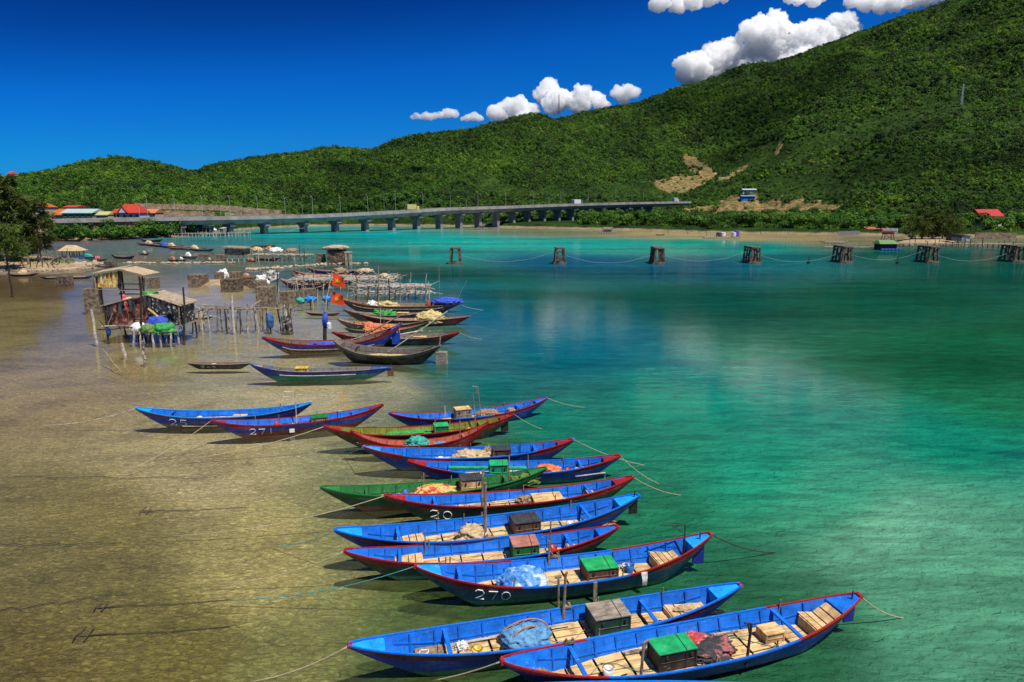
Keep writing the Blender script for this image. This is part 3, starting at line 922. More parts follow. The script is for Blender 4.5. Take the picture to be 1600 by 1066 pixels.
    # painted number on the near side
    if number:
        txt, t1, v1, wd_, ht = number
        m = MB()
        adv = 0
        for ch in txt:
            for st in DIG.get(ch, []):
                ps = []
                st = [(lerp(a_[0], c_[0], k_ / 5), lerp(a_[1], c_[1], k_ / 5)) for a_, c_ in zip(st, st[1:]) for k_ in range(5)] + [st[-1]]
                for (ux, uy) in st:
                    t = t1 + (adv + ux * wd_) * 2 / L
                    v = v1 + uy * ht
                    p = h.pt(t, v, -1); dn = h.pt(t, v + .02, -1) - h.pt(t, v - .02, -1)
                    nrm = Vector((1, 0, 0)).cross(dn).normalized()
                    if nrm.y > 0: nrm = -nrm
                    ps.append(p + nrm * .016)
                m.tube(ps, .017 * L / 9, 4)
            adv += wd_ * 1.5
        m.build('hull_number', WHITEP, root)
    BOATS[key] = h
    return h
def on(h, t, v=0.0, z=0.0):
    return h.M @ Vector((h.x(t), v * max(h.yd(t), .05), h.deckz(t) + z))
def yaw(h): return math.atan2(h.M[1][0], h.M[0][0])
def post(h, t, side, ht, m=None, r=.035, arm=0, lean=.03, z0=None):
    b = MB()
    p = Vector((h.x(t), side * (h.b(t) - .10), (h.deckz(t) if z0 is None else z0)))
    top = p + Vector((lean * ht, 0, ht))
    b.tube([p, p.lerp(top, .5) + Vector((.01, .01, 0)), top], [r, r * .9, r * .85], 6)
    if arm: b.tube([top, top + Vector((arm, 0, .05))], r * .7, 5); b.tube([p.lerp(top, .7), top + Vector((arm * .5, 0, 0))], r * .5, 5)
    return b.build('post', m or POLE, h.root)
def oarlock(h, t, side):
    b = MB(); y = side * (h.b(t) - .02); z = h.zs(t)
    b.box((h.x(t), y, z + .05), (.30, .10, .06)); b.box((h.x(t) - .09, y, z + .10), (.05, .06, .12)); b.box((h.x(t) + .09, y, z + .10), (.05, .06, .12))
    return b.build('oar_block', POLE, h.root)
def rudder(h, t=.9, c=NAVY, w=.34, ht=.55, dx=.05, z=None):
    b = MB(); x = h.x(t) + dx; z = h.zk(t) if z is None else z
    b.box((x, 0, z - ht * .25), (w, .04, ht)); b.tube([(x, 0, z - .1), (x + .05, 0, h.zs(t) + .25)], .022, 5)
    return b.build('rudder', paint(c), h.root, rz=0)
CARGO = 'cargo lying in the boats'
def engine_box(h, t, v, size, body, lid, label, rz=0, slant=0, over=.03):
    sx, sy, sz = size
    th = thing('engine_box', on(h, t, v), label, 'box', 'boxes standing in the boats', yaw(h) + rz)
    b = MB(); b.box((0, 0, sz / 2), (sx, sy, sz))
    for x in (-1, 1):
        for y in (-1, 1): b.box((x * sx / 2, y * sy / 2, sz / 2 - .005), (.05, .05, sz - .012))
    b.box((0, -sy / 2 - .004, sz * .5), (sx * .9, .02, .035))
    b.build('box_body', body if not hasattr(body, '__len__') else paint(body, 6), th, bevel=.012)
    b = MB(); b.box((0, 0, sz + .025), (sx + over * 2, sy + over * 2, .05))
    b.box((0, 0, sz + .058), (sx * .16, .05, .018))
    b.build('box_lid', lid if not hasattr(lid, '__len__') else paint(lid), th, bevel=.012)
    if sx > .7:
        b = MB(); x_ = sx * .22
        b.tube([(x_, -sy / 2 - .035, .02), (x_, -sy / 2 - over - .012, sz + .03), (x_, -sy / 2 - over, sz + .06), (x_ + .04, sy / 2 + over, sz + .06), (x_ + .04, sy / 2 + over + .012, sz * .4)], .010, 4); b.build('lashing', DARKROPE, th)
        [(lambda b: (b.box((k_ * sx, -sy / 2 - .03, sz * .8), (.07, .02, .10)), b.build('hinge', METAL, th)))(MB()) for k_ in (-.3, .36)]
    return th
def tarp_bundle(h, t, v, rad, m, label, straps=None, name='tarp_bundle', cat='bundle', rz=0, seed=None, amp=.22, z=0.0, freq=1.5):
    rx, ry, rzz = rad
    th = thing(name, on(h, t, v, z), label, cat, CARGO, yaw(h) + rz)
    b = MB(); sdv = seed or U(0, 50)
    b.blob((0, 0, rzz * .30), (rx, ry, rzz * .72), 4, amp, freq, sdv, flat=-rzz * .30)
    for i, v in enumerate(b.v):                 # folds and creases
        p = Vector(v); w = Vector((p.x / rx, p.y / ry, p.z / rzz))
        f = (abs(noise.noise(w * 2.6 + Vector((sdv, 0, 3)))) * .5 + abs(noise.noise(w * 5.5 + Vector((0, sdv, 7)))) * .28) * (1 if p.z > -.02 else .2)
        b.v[i] = tuple(p * (1.08 - f * .55))
    b.build('cover', m, th, True)
    if straps:
        for k in range(2):
            b = MB(); pts_ = []
            for i in range(13):
                a = PI * i / 12
                pts_.append((math.cos(a) * rx * 1.03 * (1 if k else .7), (k - .5) * ry * .6 + math.sin(a * 2) * .06, rzz * (.12 + .95 * math.sin(a)) + .03))
            b.tube(pts_, .022, 5)
            b.build('strap', straps, th, True)
    return th
def net_heap(h, t, v, rad, m, label, seed=None, amp=.45, name='fishing_net', cat='fishing net', rz=0):
    b = MB(); rx, ry, rzz = rad
    b.blob((0, 0, rzz * .2), (rx, ry, rzz * .75), 4, amp, 3.2, seed or U(0, 60), flat=-rzz * .2)
    o = b.build(name, m, None, True, on(h, t, v), yaw(h) + rz)
    return tag(o, label, cat, CARGO)
def coil(h, t, v, r, m, label, z=0.0):
    b = MB()
    for k in range(4):
        rr = r * U(.6, 1.0); ph = U(0, 6)
        b.tube([(rr * math.cos(i * PI / 8 + ph) * U(.9, 1.1), rr * .8 * math.sin(i * PI / 8 + ph) * U(.9, 1.1), .02 + k * .03 + U(0, .03)) for i in range(17)], .018, 5)
    o = b.build('rope_coil', m, None, True, on(h, t, v, z), yaw(h))
    return tag(o, label, 'rope', CARGO)
def bench(h, ta, tb, ht, label=None, n=4, m=None):
    b = MB()
    for k in range(n):
        t1, t2 = lerp(ta, tb, k / n) + .003, lerp(ta, tb, (k + 1) / n) - .003
        o = len(b.v)
        for z in (ht - .03, ht):
            for t, s_ in ((t1, -1), (t2, -1), (t2, 1), (t1, 1)):
                v = min(1, (h.deckz(t) + ht - h.zk(t)) / max(.05, h.zs(t) - h.zk(t))) ** .8
                b.v.append((h.x(t), s_ * max(.03, h.b(t) * v ** .5 - .06), h.deckz(t) + z))
        for f in ((0, 3, 2, 1), (4, 5, 6, 7), (0, 1, 5, 4), (1, 2, 6, 5), (2, 3, 7, 6), (3, 0, 4, 7)): b.face([o + i for i in f])
    t = ta if abs(ta) < abs(tb) else tb
    b.box((h.x(t), 0, h.deckz(t) + ht / 2 - .02), (.03, h.yd(t) * 2, ht - .03))
    return b.build('bench_boards', m or PLANKY, h.root)
def rope(pts, r, m, label, name='mooring_rope', group='mooring ropes', sag=0.0, n=5):
    a = [Vector(p) for p in pts]
    if len(a) == 2:
        p0, p1 = a
        a = [p0.lerp(p1, i / 12) - Vector((0, 0, sag * 4 * (i / 12) * (1 - i / 12))) for i in range(13)]
    c = a[0].copy()
    b = MB(); b.tube([p - c for p in a], r, n)
    return tag(b.build(name, m, None, True, c), label, 'rope', group)
def cloth_mat(name, stops, scale=3, bump=.6):
    q = NT(name); v = q.coord()
    q.l(q.ramp(q.noise(v, scale, 5, .6, .6), stops), q.b.inputs['Base Color']); q.b.inputs['Roughness'].default_value = .6
    q.bump(q.math('ADD', q.noise(v, scale * 1.6, 5, .6, 1.2), q.math('MULTIPLY', q.noise(v, scale * 9, 4, .7, .5), .35)), bump, .12)
    return q.m
T_BLUEWHITE = cloth_mat('blue_white_tarp', [(.38, (.01, .14, .5)), (.5, (.12, .32, .6)), (.6, (.6, .68, .75))], 1.6)
T_PALEBLUE = cloth_mat('pale_blue_net_tarp', [(.3, (.03, .14, .36)), (.6, (.13, .33, .56))], 4)
T_TEAL = cloth_mat('teal_net', [(.3, (.01, .18, .15)), (.6, (.04, .42, .34))], 6)
T_TAN = cloth_mat('tan_sack', [(.3, (.30, .20, .10)), (.6, (.60, .45, .26))], 4)
T_BLACKRED = cloth_mat('dark_patterned_blanket', [(.48, (.03, .028, .03)), (.56, (.05, .045, .045)), (.60, (.35, .10, .10))], 3)
T_RED = cloth_mat('red_pink_blanket', [(.4, (.45, .02, .03)), (.55, (.55, .10, .11)), (.65, (.7, .5, .42))], 4)
T_QUILT = cloth_mat('red_yellow_quilt', [(.42, (.55, .05, .03)), (.48, (.65, .40, .06)), (.56, (.62, .45, .22)), (.6, (.5, .04, .04))], 2.6)
T_ORANGE = cloth_mat('orange_net', [(.35, (.45, .07, .02)), (.6, (.7, .25, .10))], 8)
T_GREEN = cloth_mat('green_net', [(.3, (.01, .14, .03)), (.6, (.05, .38, .07))], 8)
T_BLUE = cloth_mat('blue_net', [(.3, (.01, .03, .3)), (.6, (.04, .10, .6))], 8)
T_AZURE = cloth_mat('azure_tarp', [(.3, (.005, .09, .42)), (.6, (.03, .26, .75))], 4)
T_YELLOW = cloth_mat('straw_yellow_net', [(.3, (.35, .25, .07)), (.6, (.66, .52, .22))], 8)
T_BLACK = cloth_mat('black_plastic', [(.3, (.015, .015, .017)), (.6, (.05, .05, .055))], 4)
T_WHITE = cloth_mat('white_sheet', [(.3, (.5, .48, .44)), (.6, (.8, .8, .78))], 3)
T_ORANGECLOTH = cloth_mat('orange_cloth', [(.3, (.5, .08, .02)), (.6, (.75, .22, .08))], 3)
T_BROWNNET = cloth_mat('brown_net', [(.3, (.14, .08, .04)), (.6, (.4, .26, .14))], 9)
STRAP = mat('orange_strap', (.55, .22, .08), None, 10)

B_ = boat('edge', (600, 1104), (1390, 1099), 'blue and red boat cut off by the bottom edge of the picture', rise=.07)
B_ = boat('near', (783, 1030), (1343, 928), 'nearest whole bright blue boat with green topped engine box and red tipped stern', main=BLUE, band=RED, bottom=SEA, w0=.02, w1=.30, rail=AZURE, railend=RED, cut=.52, deckc=AZURE, thw=(-.62, .55), beam=1.65, rise=.116)
engine_box(B_, -.13, -.15, (1.05, .62, .50), BLACKH, (.01, .36, .12), 'engine box with green sloping lid and dark sides in the nearest blue boat')
post(B_, -.36, -1, 1.25, None, .04, .16); post(B_, .21, -1, 1.25, METAL, .04, -.2); oarlock(B_, -.62, 1)
tarp_bundle(B_, .09, .05, (.75, .5, .26), T_BLACKRED, 'dark patterned blanket spread on the boards of the nearest blue boat', amp=.3)
tarp_bundle(B_, .03, .45, (.42, .3, .30), T_RED, 'crumpled red and pink blanket behind the green engine box', amp=.35)
bench(B_, .68, .84, .34); rudder(B_, .93, NAVY)
engine_box(B_, .46, .1, (.55, .42, .26), PLANK, PLANK, 'low plain wooden chest beside the stern boards of the nearest boat')
net_heap(B_, -.82, .1, (.3, .2, .16), T_BROWNNET, 'small brown rope heap at the pointed bow of the nearest boat')
B_ = boat('grey', (545, 1006), (1157, 912), 'blue boat with dark red band and grey topped box, second nearest', main=BLUE, band=MAROON, bottom=TEALB, w0=.10, w1=.18, rise=.10, beam=1.45, rail=AZURE, railend=AZURE, cut=.9, cap=RED, deckc=LIGHTB, thw=(-.55, .48), holds=(9,))
engine_box(B_, .26, .1, (1.0, .78, .55), DKGREEN, GREYWOOD, 'large engine box with grey board lid and dark green sides')
tarp_bundle(B_, -.17, 0, (.72, .55, .52), T_PALEBLUE, 'pale blue net bundle tied with orange straps in the second nearest boat', straps=STRAP, amp=.15)
engine_box(B_, -.63, 0, (.75, .55, .10), T_BROWNNET, T_BROWNNET, 'flat brown woven mat lying near the bow of the second nearest boat')
post(B_, .06, 1, 1.5, None, .045, .06); oarlock(B_, .08, 1); bench(B_, .60, .80, .18)
tarp_bundle(B_, .70, .2, (.42, .14, .16), T_TAN, 'rolled cream mat on the stern boards of the second nearest boat', name='rolled_mat', cat='mat', amp=.08, z=.18)
coil(B_, .52, -.4, .18, T_WHITE, 'white rope tangle on the boards near the stern of the grey box boat')
net_heap(B_, -.48, .35, (.16, .12, .22), T_WHITE, 'pair of small white floats on the boards of the grey box boat', name='float', cat='float')
B_ = boat('b270', (648, 884), (1112, 834), 'dark sea blue boat numbered 270 with red rail and green box', main=SEA, band=RED, bottom=TEALB, w0=.07, w1=.25, rail=AZURE, railend=RED, cut=.35, deckc=LIGHTB, number=('270', -.64, .56, .26, .30), thw=(-.72,), rise=.14, beam=1.72)
engine_box(B_, .20, -.05, (1.0, .72, .46), BROWN, (.012, .36, .10), 'bright green topped box with worn painted sides in boat 270')
tarp_bundle(B_, -.31, -.1, (.80, .56, .58), T_BLUEWHITE, 'white and blue tarpaulin bundle in the bow half of boat 270', amp=.16)
bench(B_, .60, .76, .36); rudder(B_, .9, NAVY, .4, .62); oarlock(B_, -.05, 1)
post(B_, .82, .4, 1.1, METAL, .025, -.9, .0); post(B_, -.1, 1, 1.0)
coil(B_, .42, .5, .17, T_WHITE, 'coil of white rope beside the green box in boat 270')
b = MB(); b.box((B_.x(.11), -B_.b(.11) - .04, B_.zs(.11) - .30), (.12, .05, .62)); b.build('fender', POLE, B_.root)
b = MB()
for k in range(4):
    x = B_.x(.43) + k * .04; y = -B_.b(.43) - .05
    b.tube([(x, y + .05, B_.zs(.43) + .03), (x + .02, y, B_.zs(.43) - .2), (x + .02, y - .01, B_.zs(.43) - .42), (x + .05, y, B_.zs(.43) - .2), (x + .05, y + .05, B_.zs(.43) + .03)], .016, 5)
tag(b.build('hanging_rope', T_WHITE, None, True, (B_.M.translation), yaw(B_)), 'loops of pale rope hung over the near rail of boat 270', 'rope', CARGO)
b = MB(); b.tube([(B_.x(-.13), -B_.b(-.1) - .05, -.15), (B_.x(-.13), -B_.b(-.1) - .03, B_.zs(0) + .28)], .035, 6); b.box((B_.x(-.13), -B_.b(-.1), B_.zs(0) + .3), (.2, .06, .06)); b.build('post', POLE, B_.root)
B_ = boat('e', (538, 860), (966, 822), 'dark green hulled boat with red rails and red lidded green box', main=DKGREEN, band=RED, bottom=(.03, .22, .12), w0=.06, w1=.30, rail=AZURE, railend=RED, cut=.45, deckc=AZURE)
engine_box(B_, .28, .0, (.85, .7, .55), GREEN, (.42, .17, .13), 'green box with faded red lid standing in the dark green hulled boat')
bench(B_, -.66, -.46, .22); post(B_, .44, -1, 1.5, None, .03); post(B_, -.44, 1, 1.0, None, .025); bench(B_, .62, .76, .12)
coil(B_, .66, .2, .15, ROPE, 'tan rope coil near the stern of the dark green hulled boat')
B_ = boat('f', (523, 826), (998, 772), 'blue boat with dark red band carrying a black covered box', main=BLUE, band=MAROON, bottom=NAVY, w0=.06, w1=.2, rail=AZURE, railend=AZURE, cut=.9, cap=AZURE, deckc=LIGHTB)
engine_box(B_, .20, .1, (.95, .75, .5), BROWN, T_BLACK, 'engine box wrapped in black plastic in the blue and dark red boat')
tarp_bundle(B_, -.15, .1, (.62, .5, .42), T_TAN, 'heap of tan nets and boards beside the tall square post', amp=.4)
post(B_, -.07, 0, 2.1, None, .07, 0, 0); oarlock(B_, -.07, -1); bench(B_, -.64, -.46, .16); post(B_, -.36, 1, .9, None, .025); rudder(B_, .95, BLACKH)
net_heap(B_, .72, 0, (.55, .3, .2), T_BROWNNET, 'scattered driftwood and nets near the stern of the black box boat', amp=.6)
B_ = boat('b20', (601, 774), (990, 745), 'dark green boat numbered 20 with bright red rails and blue inside', main=DKGREEN, band=RED, bottom=GREEN, w0=.05, w1=.26, rail=RED, railend=RED, deckc=RED, number=('20', -.66, .50, .32, .32))
engine_box(B_, .28, .0, (1.15, .85, .24), PLANK, PLANK, 'low flat plank chest amidships in boat 20')
post(B_, -.27, -1, 1.8, None, .045, .12); bench(B_, .60, .68, .26)
net_heap(B_, .10, .5, (.3, .25, .3), T_BROWNNET, 'brown rope and net heap amidships on boat 20')
net_heap(B_, .42, .2, (.5, .2, .07), T_WHITE, 'thin white cloth spread on the boards of boat 20', name='white_cloth', cat='cloth')
b = MB(); p0 = Vector((B_.x(.78), B_.b(.78), B_.zs(.78))); b.tube([p0, p0 + Vector((.05, .02, .32)), p0 + Vector((-1.2, .1, .22))], .025, 5); b.build('tiller', PALEPOLE, B_.root)
B_ = boat('g', (501, 761), (854, 731), 'green boat, inside and out, with brown bottom and red quilt aboard', main=(.010, .07, .02), band=GREEN, bottom=BROWN, inner=(.015, .15, .035), w0=.10, w1=.20, zb=.3, rail=GREEN, railend=GREEN, deckc=(.03, .2, .04), cap=GREEN)
engine_box(B_, .30, .25, (.85, .7, .62), PLANK, T_BLACK, 'tall wooden box with black plastic top in the green boat')
tarp_bundle(B_, -.02, .0, (.85, .5, .42), T_QUILT, 'red and yellow patterned quilt bundle in the green boat', amp=.2)
net_heap(B_, -.42, .1, (.6, .25, .2), T_TAN, 'tan ropes and net pile in the bow of the green boat', amp=.6)
net_heap(B_, .80, .2, (.6, .3, .42), mat('olive_net', (.16, .22, .05), (.06, .10, .02), 9), 'olive net piled high in the stern of the green boat')
post(B_, .62, -1, 1.6); post(B_, -.12, .6, .9, None, .02); post(B_, -.14, .4, .8, None, .02)
B_ = boat('i', (638, 719), (969, 711), 'blue boat with long green pole and green box beside the green boat', main=BLUE, band=MAROON, bottom=TEALB, w0=.05, w1=.24, rail=AZURE, railend=RED, cut=.6, deckc=RED)
engine_box(B_, -.16, -.2, (.75, .6, .62), (.012, .36, .13), (.012, .36, .13), 'bright green box in the blue boat with the long green pole')
b = MB(); b.tube([on(B_, -.62, -.4, .5), on(B_, .1, -.4, .42)], .07, 7); tag(b.build('green_pole', paint((.012, .36, .13))), 'long bright green pole lying along a blue boat', 'pole', CARGO)
tarp_bundle(B_, .30, .1, (.6, .4, .42), T_ORANGECLOTH, 'orange cloth bundle amidships in the blue boat with the green pole')
tarp_bundle(B_, .62, .0, (.35, .25, .3), T_TAN, 'small tan sack near the stern of the blue boat with the green pole')
post(B_, .1, -1, 1.2)
B_ = boat('j', (567, 697), (897, 686), 'blue boat with tan sack heap and red ends, right of the red boat', main=BLUE, band=RED, bottom=(.06, .06, .07), w0=.02, w1=.36, rail=AZURE, railend=RED, cut=.62, deckc=LIGHTB, deckr=RED, cap=LIGHTB)
tarp_bundle(B_, .02, .0, (.95, .55, .48), T_TAN, 'big heap of tan sacks amidships in a blue boat', amp=.25)
engine_box(B_, .30, .1, (.8, .65, .5), BROWN, T_BLACK, 'brown box with black top behind the heap of tan sacks')
net_heap(B_, .17, .3, (.28, .25, .55), T_BROWNNET, 'brown rope pile between the tan sacks and the brown box')
post(B_, .46, -1, .9, DARKPOLE)
B_ = boat('k', (547, 673), (764, 660), 'red boat with orange inside and a teal net heap', main=RED, band=RED, bottom=SEA, inner=(.42, .10, .06), rail=RED, railend=RED, deckc=RED, w0=.2, w1=.5, rise=.185)
tarp_bundle(B_, -.06, -.1, (.55, .4, .52), T_TEAL, 'teal net heaped into a peak in the red boat', amp=.3, name='fishing_net', cat='fishing net')
post(B_, .55, -1, 1.3); net_heap(B_, .3, 0, (.5, .3, .15), T_PALEBLUE, 'scattered pale blue scraps on the floor of the red boat')
B_ = boat('b36', (506, 666), (804, 647), 'olive boat numbered 36 with yellow green inside and red rails', main=(.05, .065, .012), band=RED, bottom=BROWN, inner=OLIVE, rail=RED, railend=RED, deckc=RED, w0=.12, w1=.26, number=('36', -.68, .46, .3, .32))
engine_box(B_, .20, .1, (.7, .6, .5), GREEN, (.02, .40, .12), 'green box with open wooden side in the yellow green boat')
tarp_bundle(B_, -.14, .35, (1.35, .22, .26), T_GREEN, 'long bright green net laid along the yellow green boat', name='fishing_net', cat='fishing net')
post(B_, .12, -1, 1.2, None, .03); post(B_, .58, .4, 2.0, GREYWOOD, .035, 0, -.06); rudder(B_, .88, BLACKH, .4, .5)
B_ = boat('m', (607, 645), (855, 621), 'blue boat with red rails and tan box, farthest right of its row', main=BLUE, band=RED, bottom=NAVY, w0=.08, w1=.22, rail=AZURE, railend=RED, cut=.25, deckc=AZURE, cap=AZURE)
engine_box(B_, -.10, .2, (.85, .6, .6), GREYWOOD, PLANK, 'open fronted tan box in the blue boat farthest right')
tarp_bundle(B_, .22, .2, (.7, .4, .4), T_BROWNNET, 'brown net bundle beside the tan box of the farthest right blue boat')
post(B_, .09, -1, 2.0, GREYWOOD, .035, -.3, -.1); bench(B_, .50, .58, .25); post(B_, -.3, 1, .7, PALEPOLE)
B_ = boat('b271', (329, 657), (599, 632), 'blue boat numbered 271 with red rails and a white patch', main=BLUE, band=RED, bottom=(.16, .03, .02), w0=.09, w1=.28, rail=RED, railend=RED, inner=AZURE, deckc=RED, number=('271', -.58, .50, .30, .32), zb=.32)
engine_box(B_, .22, .1, (.85, .65, .42), GREYWOOD, GREEN, 'small wooden box with green top in boat 271')
tarp_bundle(B_, .5, .4, (1.1, .16, .16), T_TEAL, 'teal net strip along the far side of boat 271', name='fishing_net', cat='fishing net')
b = MB(); p = B_.pt(-.11, .62, -1); b.box((p.x, p.y - .03, p.z), (.26, .03, .26)); b.build('white_patch', WHITEP, B_.root)
post(B_, .42, -1, .8, DARKPOLE); post(B_, -.05, .3, 1.9, PALEPOLE, .035, -.6, 0)
net_heap(B_, -.1, 0, (.35, .2, .18), T_TAN, 'small tan rope heap on the floor of boat 271')
B_ = boat('b25', (212, 637), (487, 629), 'long blue boat numbered 25, alone at the left over shallow sand', main=BLUE, band=MAROON, bottom=(.10, .075, .055), w0=.05, w1=.22, rail=LIGHTB, railend=LIGHTB, inner=AZURE, deckc=LIGHTB, cap=LIGHTB, number=('25', -.60, .50, .38, .34), zb=.30)
engine_box(B_, .16, -.1, (.7, .5, .16), PLANK, PLANK, 'low plank box on the floor of boat 25')
b = MB()
b.tube([B_.pt(-.46 + .05 * i, .44, -1, .05) for i in range(17)], .035, 5); b.build('rubbing_strake', PALEPOLE, B_.root)
post(B_, .62, .5, .8)
# rows beyond
B_ = boat('p', (391, 569), (611, 574), 'dark blue boat with teal bottom and a yellow box in the bow half', main=NAVY, band=NAVY, bottom=TEALB, inner=(.16, .15, .14), rail=(.30, .26, .22), railend=(.02, .12, .5), cut=.7, deckc=(.6, .3, .03), deckr=GREYWOOD and (.2, .17, .14), w0=.05, w1=.1, zb=.40, risel=.125, riser=.075)
engine_box(B_, -.28, 0, (.85, .6, .55), PLANK, (.62, .45, .05), 'yellow topped wooden box in the dark blue and teal boat')
tarp_bundle(B_, -.55, 0, (.6, .35, .3), T_WHITE, 'grey white bundle in the bow of the boat with the yellow box')
b = MB(); b.tube([B_.pt(-.58 + .09 * i, .72, -1, .04) for i in range(13)], .03, 5); b.build('rubbing_strake', PALEPOLE, B_.root)
rudder(B_, .95, BROWN, .45, .6, .2)
for k in range(4):
    engine_box(B_, -.10 + k * .17, .1, (.5, .5, .16), paint((.08, .25, .42)) if k < 2 else PLANK, paint((.10, .30, .45)) if k < 2 else PLANKY, ['first blue tray right of the yellow box', 'second blue tray right of the yellow box', 'tan hatch board amidships in the teal bottomed boat', 'tan hatch board near the stern of the teal bottomed boat'][k])
B_ = boat('flag', (409, 526), (628, 504), 'blue boat with red band and blue heap, under the dark flag mast', main=BLUE, band=RED, bottom=(.20, .13, .07), inner=(.14, .11, .09), rail=RED, railend=RED, cut=.3, deckc=RED, deckr=AZURE, w0=.10, w1=.20, risel=.13, riser=.19, cap=AZURE, zb=.4)
net_heap(B_, -.15, 0, (1.5, .5, .45), T_BLUE, 'deep blue net heap lying in the boat under the dark flag mast')
for vv in (.45, .62):
    b = MB(); b.tube([B_.pt(-.72 + .1 * i, vv, -1, .05) for i in range(14)], .05, 5); b.build('rubbing_strake', POLE, B_.root)
rudder(B_, .86, BLUE, .7, 1.0, .25)
b = MB(); b.tube([on(B_, .3, .3, .5), on(B_, .97, .1, .9)], .06, 6); b.tube([on(B_, .25, -.5, .6), on(B_, .8, -.4, .9)], .06, 6)
tag(b.build('long_oar', POLE), 'tan oars laid up to the high blue stern', 'oar', CARGO)
post(B_, .15, .2, 1.0, DARKPOLE); post(B_, -.45, .2, .6, POLE)
B_ = boat('q', (521, 530), (688, 539), 'weathered black boat with grey rails and steeply curved ends', main=BLACKH, band=(.10, .085, .07), bottom=BLACKH, inner=(.11, .09, .075), rail=(.33, .27, .21), railend=(.25, .2, .16), deckc=(.16, .13, .1), w0=.16, w1=.12, risel=.19, riser=.17, beam=2.6, mid=.75)
net_heap(B_, .05, 0, (2.0, .5, .35), T_YELLOW, 'straw coloured nets in the weathered black boat')
b = MB(); b.box((B_.x(1) + .1, 0, .2), (.85, .5, 1.5)); b.tube([(B_.x(1) - .2, 0, .5), (B_.x(1) + .1, 0, 2.7)], .06, 6); b.build('rudder', GREYWOOD, B_.root)
b = MB(); b.tube([on(B_, .1, -.8, .7), on(B_, 1.15, -1, 2.0)], .05, 6); tag(b.build('long_oar', PALEPOLE), 'pale oar slanting past the stern of the weathered black boat', 'oar', CARGO)
B_ = boat('t', (519, 519), (718, 519), 'dark boat with red upper band behind the weathered black boat', main=BLACKH, band=RED, bottom=BLACKH, inner=(.18, .15, .13), rail=(.35, .28, .22), railend=RED, cut=.75, deckc=RED, w0=.10, w1=.3, risel=.095, riser=.10)
engine_box(B_, .38, 0, (1.1, .6, .35), PLANK, PLANK, 'plank box in the dark boat with red band')
post(B_, .05, .2, 1.6, PALEPOLE)
b = MB(); b.tube([on(B_, -.1, -.3, .4), on(B_, .42, .2, .9)], .08, 6); tag(b.build('long_oar', PALEPOLE), 'thick pale oar lying in the dark boat with red band', 'oar', CARGO)
B_ = boat('s', (292, 567), (393, 567), 'small dark sampan with white marks near boat with yellow box', main=BLACKH, band=BLACKH, bottom=BLACKH, inner=(.20, .13, .09), rail=(.33, .24, .18), railend=(.33, .24, .18), deckc=(.25, .18, .13), rise=.085, number=('243', -.52, .50, .28, .28), detail=1, name='sampan', cat='sampan', mid=.38)
engine_box(B_, -.2, 0, (.25, .5, .12), PLANK, PLANK, 'low seat board in the small dark sampan with white marks')
B_ = boat('u', (529, 465), (717, 475), 'long brown wooden boat with blue tarpaulin over its stern', main=(.05, .045, .03), band=(.22, .08, .05), bottom=(.02, .09, .06), inner=(.2, .15, .11), rail=(.42, .30, .18), railend=(.3, .1, .06), deckc=(.25, .12, .08), w0=.18, w1=.1, zb=.3, risel=.12, riser=.07)
for vv in (.55, .75):
    b = MB(); b.tube([B_.pt(-.75 + .1 * i, vv, -1, .06) for i in range(16)], .06, 5); b.build('rubbing_strake', POLE, B_.root)
tarp_bundle(B_, .80, 0, (1.8, .7, .7), T_BLUE, 'blue tarpaulin over the stern of the long brown boat', z=.6)
tarp_bundle(B_, .5, .1, (.4, .35, .9), mat('rust_drum', (.35, .08, .04)), 'rusty red drum standing in the long brown boat', amp=.05, name='drum', cat='drum')
tarp_bundle(B_, .67, .1, (.5, .4, 1.2), T_BLACK, 'black engine standing near the stern of the long brown boat', amp=.1, name='engine', cat='engine')
net_heap(B_, -.2, 0, (1.4, .5, .8), T_YELLOW, 'straw net heap amidships in the long brown boat')
net_heap(B_, -.45, 0, (.6, .5, .9), T_WHITE, 'white bucket pile in the bow half of the long brown boat')
for t_, hh in ((.68, 5.0), (.92, 3.0)): post(B_, t_, .2, hh, GREYWOOD, .035, 0, .0 if t_ < .8 else .5)
B_ = boat('v', (536, 483), (680, 484), 'grey blue boat with green net bundle, next to the long brown one', main=(.04, .06, .10), band=(.16, .05, .04), bottom=(.03, .06, .08), inner=(.25, .24, .23), rail=(.38, .32, .26), railend=(.2, .12, .1), deckc=(.2, .15, .12), w0=.1)
net_heap(B_, -.12, 0, (1.3, .6, .8), T_GREEN, 'green net bundle in the grey blue boat')
engine_box(B_, .3, 0, (1.2, .7, .5), PLANK, PLANK, 'tan box in the stern half of the grey blue boat')
B_ = boat('w', (563, 491), (735, 494), 'dark red boat carrying a big straw yellow net heap', main=(.09, .03, .02), band=MAROON, bottom=BLACKH, inner=(.3, .2, .14), rail=(.45, .3, .2), railend=(.3, .14, .1), deckc=(.3, .14, .1), w0=.1, riser=.08)
net_heap(B_, .26, 0, (1.5, .8, 1.2), T_YELLOW, 'big round straw yellow net heap in the dark red boat', amp=.25)
B_ = boat('x', (526, 498), (660, 502), 'boat with grey inside and green bottom carrying orange nets', main=(.09, .10, .11), band=(.25, .1, .08), bottom=(.02, .10, .06), inner=(.28, .29, .30), rail=(.4, .36, .32), railend=(.3, .15, .1), deckc=(.3, .25, .2), w0=.1, zb=.3)
net_heap(B_, -.35, 0, (1.5, .5, .5), T_ORANGE, 'orange net strewn in the grey inside boat')
post(B_, .1, .1, 1.5, POLE)
B_ = boat('y', (539, 513), (662, 506), 'dark green boat with orange inside and two orange net heaps', main=(.01, .06, .035), band=(.01, .08, .04), bottom=(.01, .05, .03), inner=(.42, .09, .04), rail=(.4, .1, .06), railend=(.03, .12, .05), deckc=(.3, .08, .04), w0=.1)
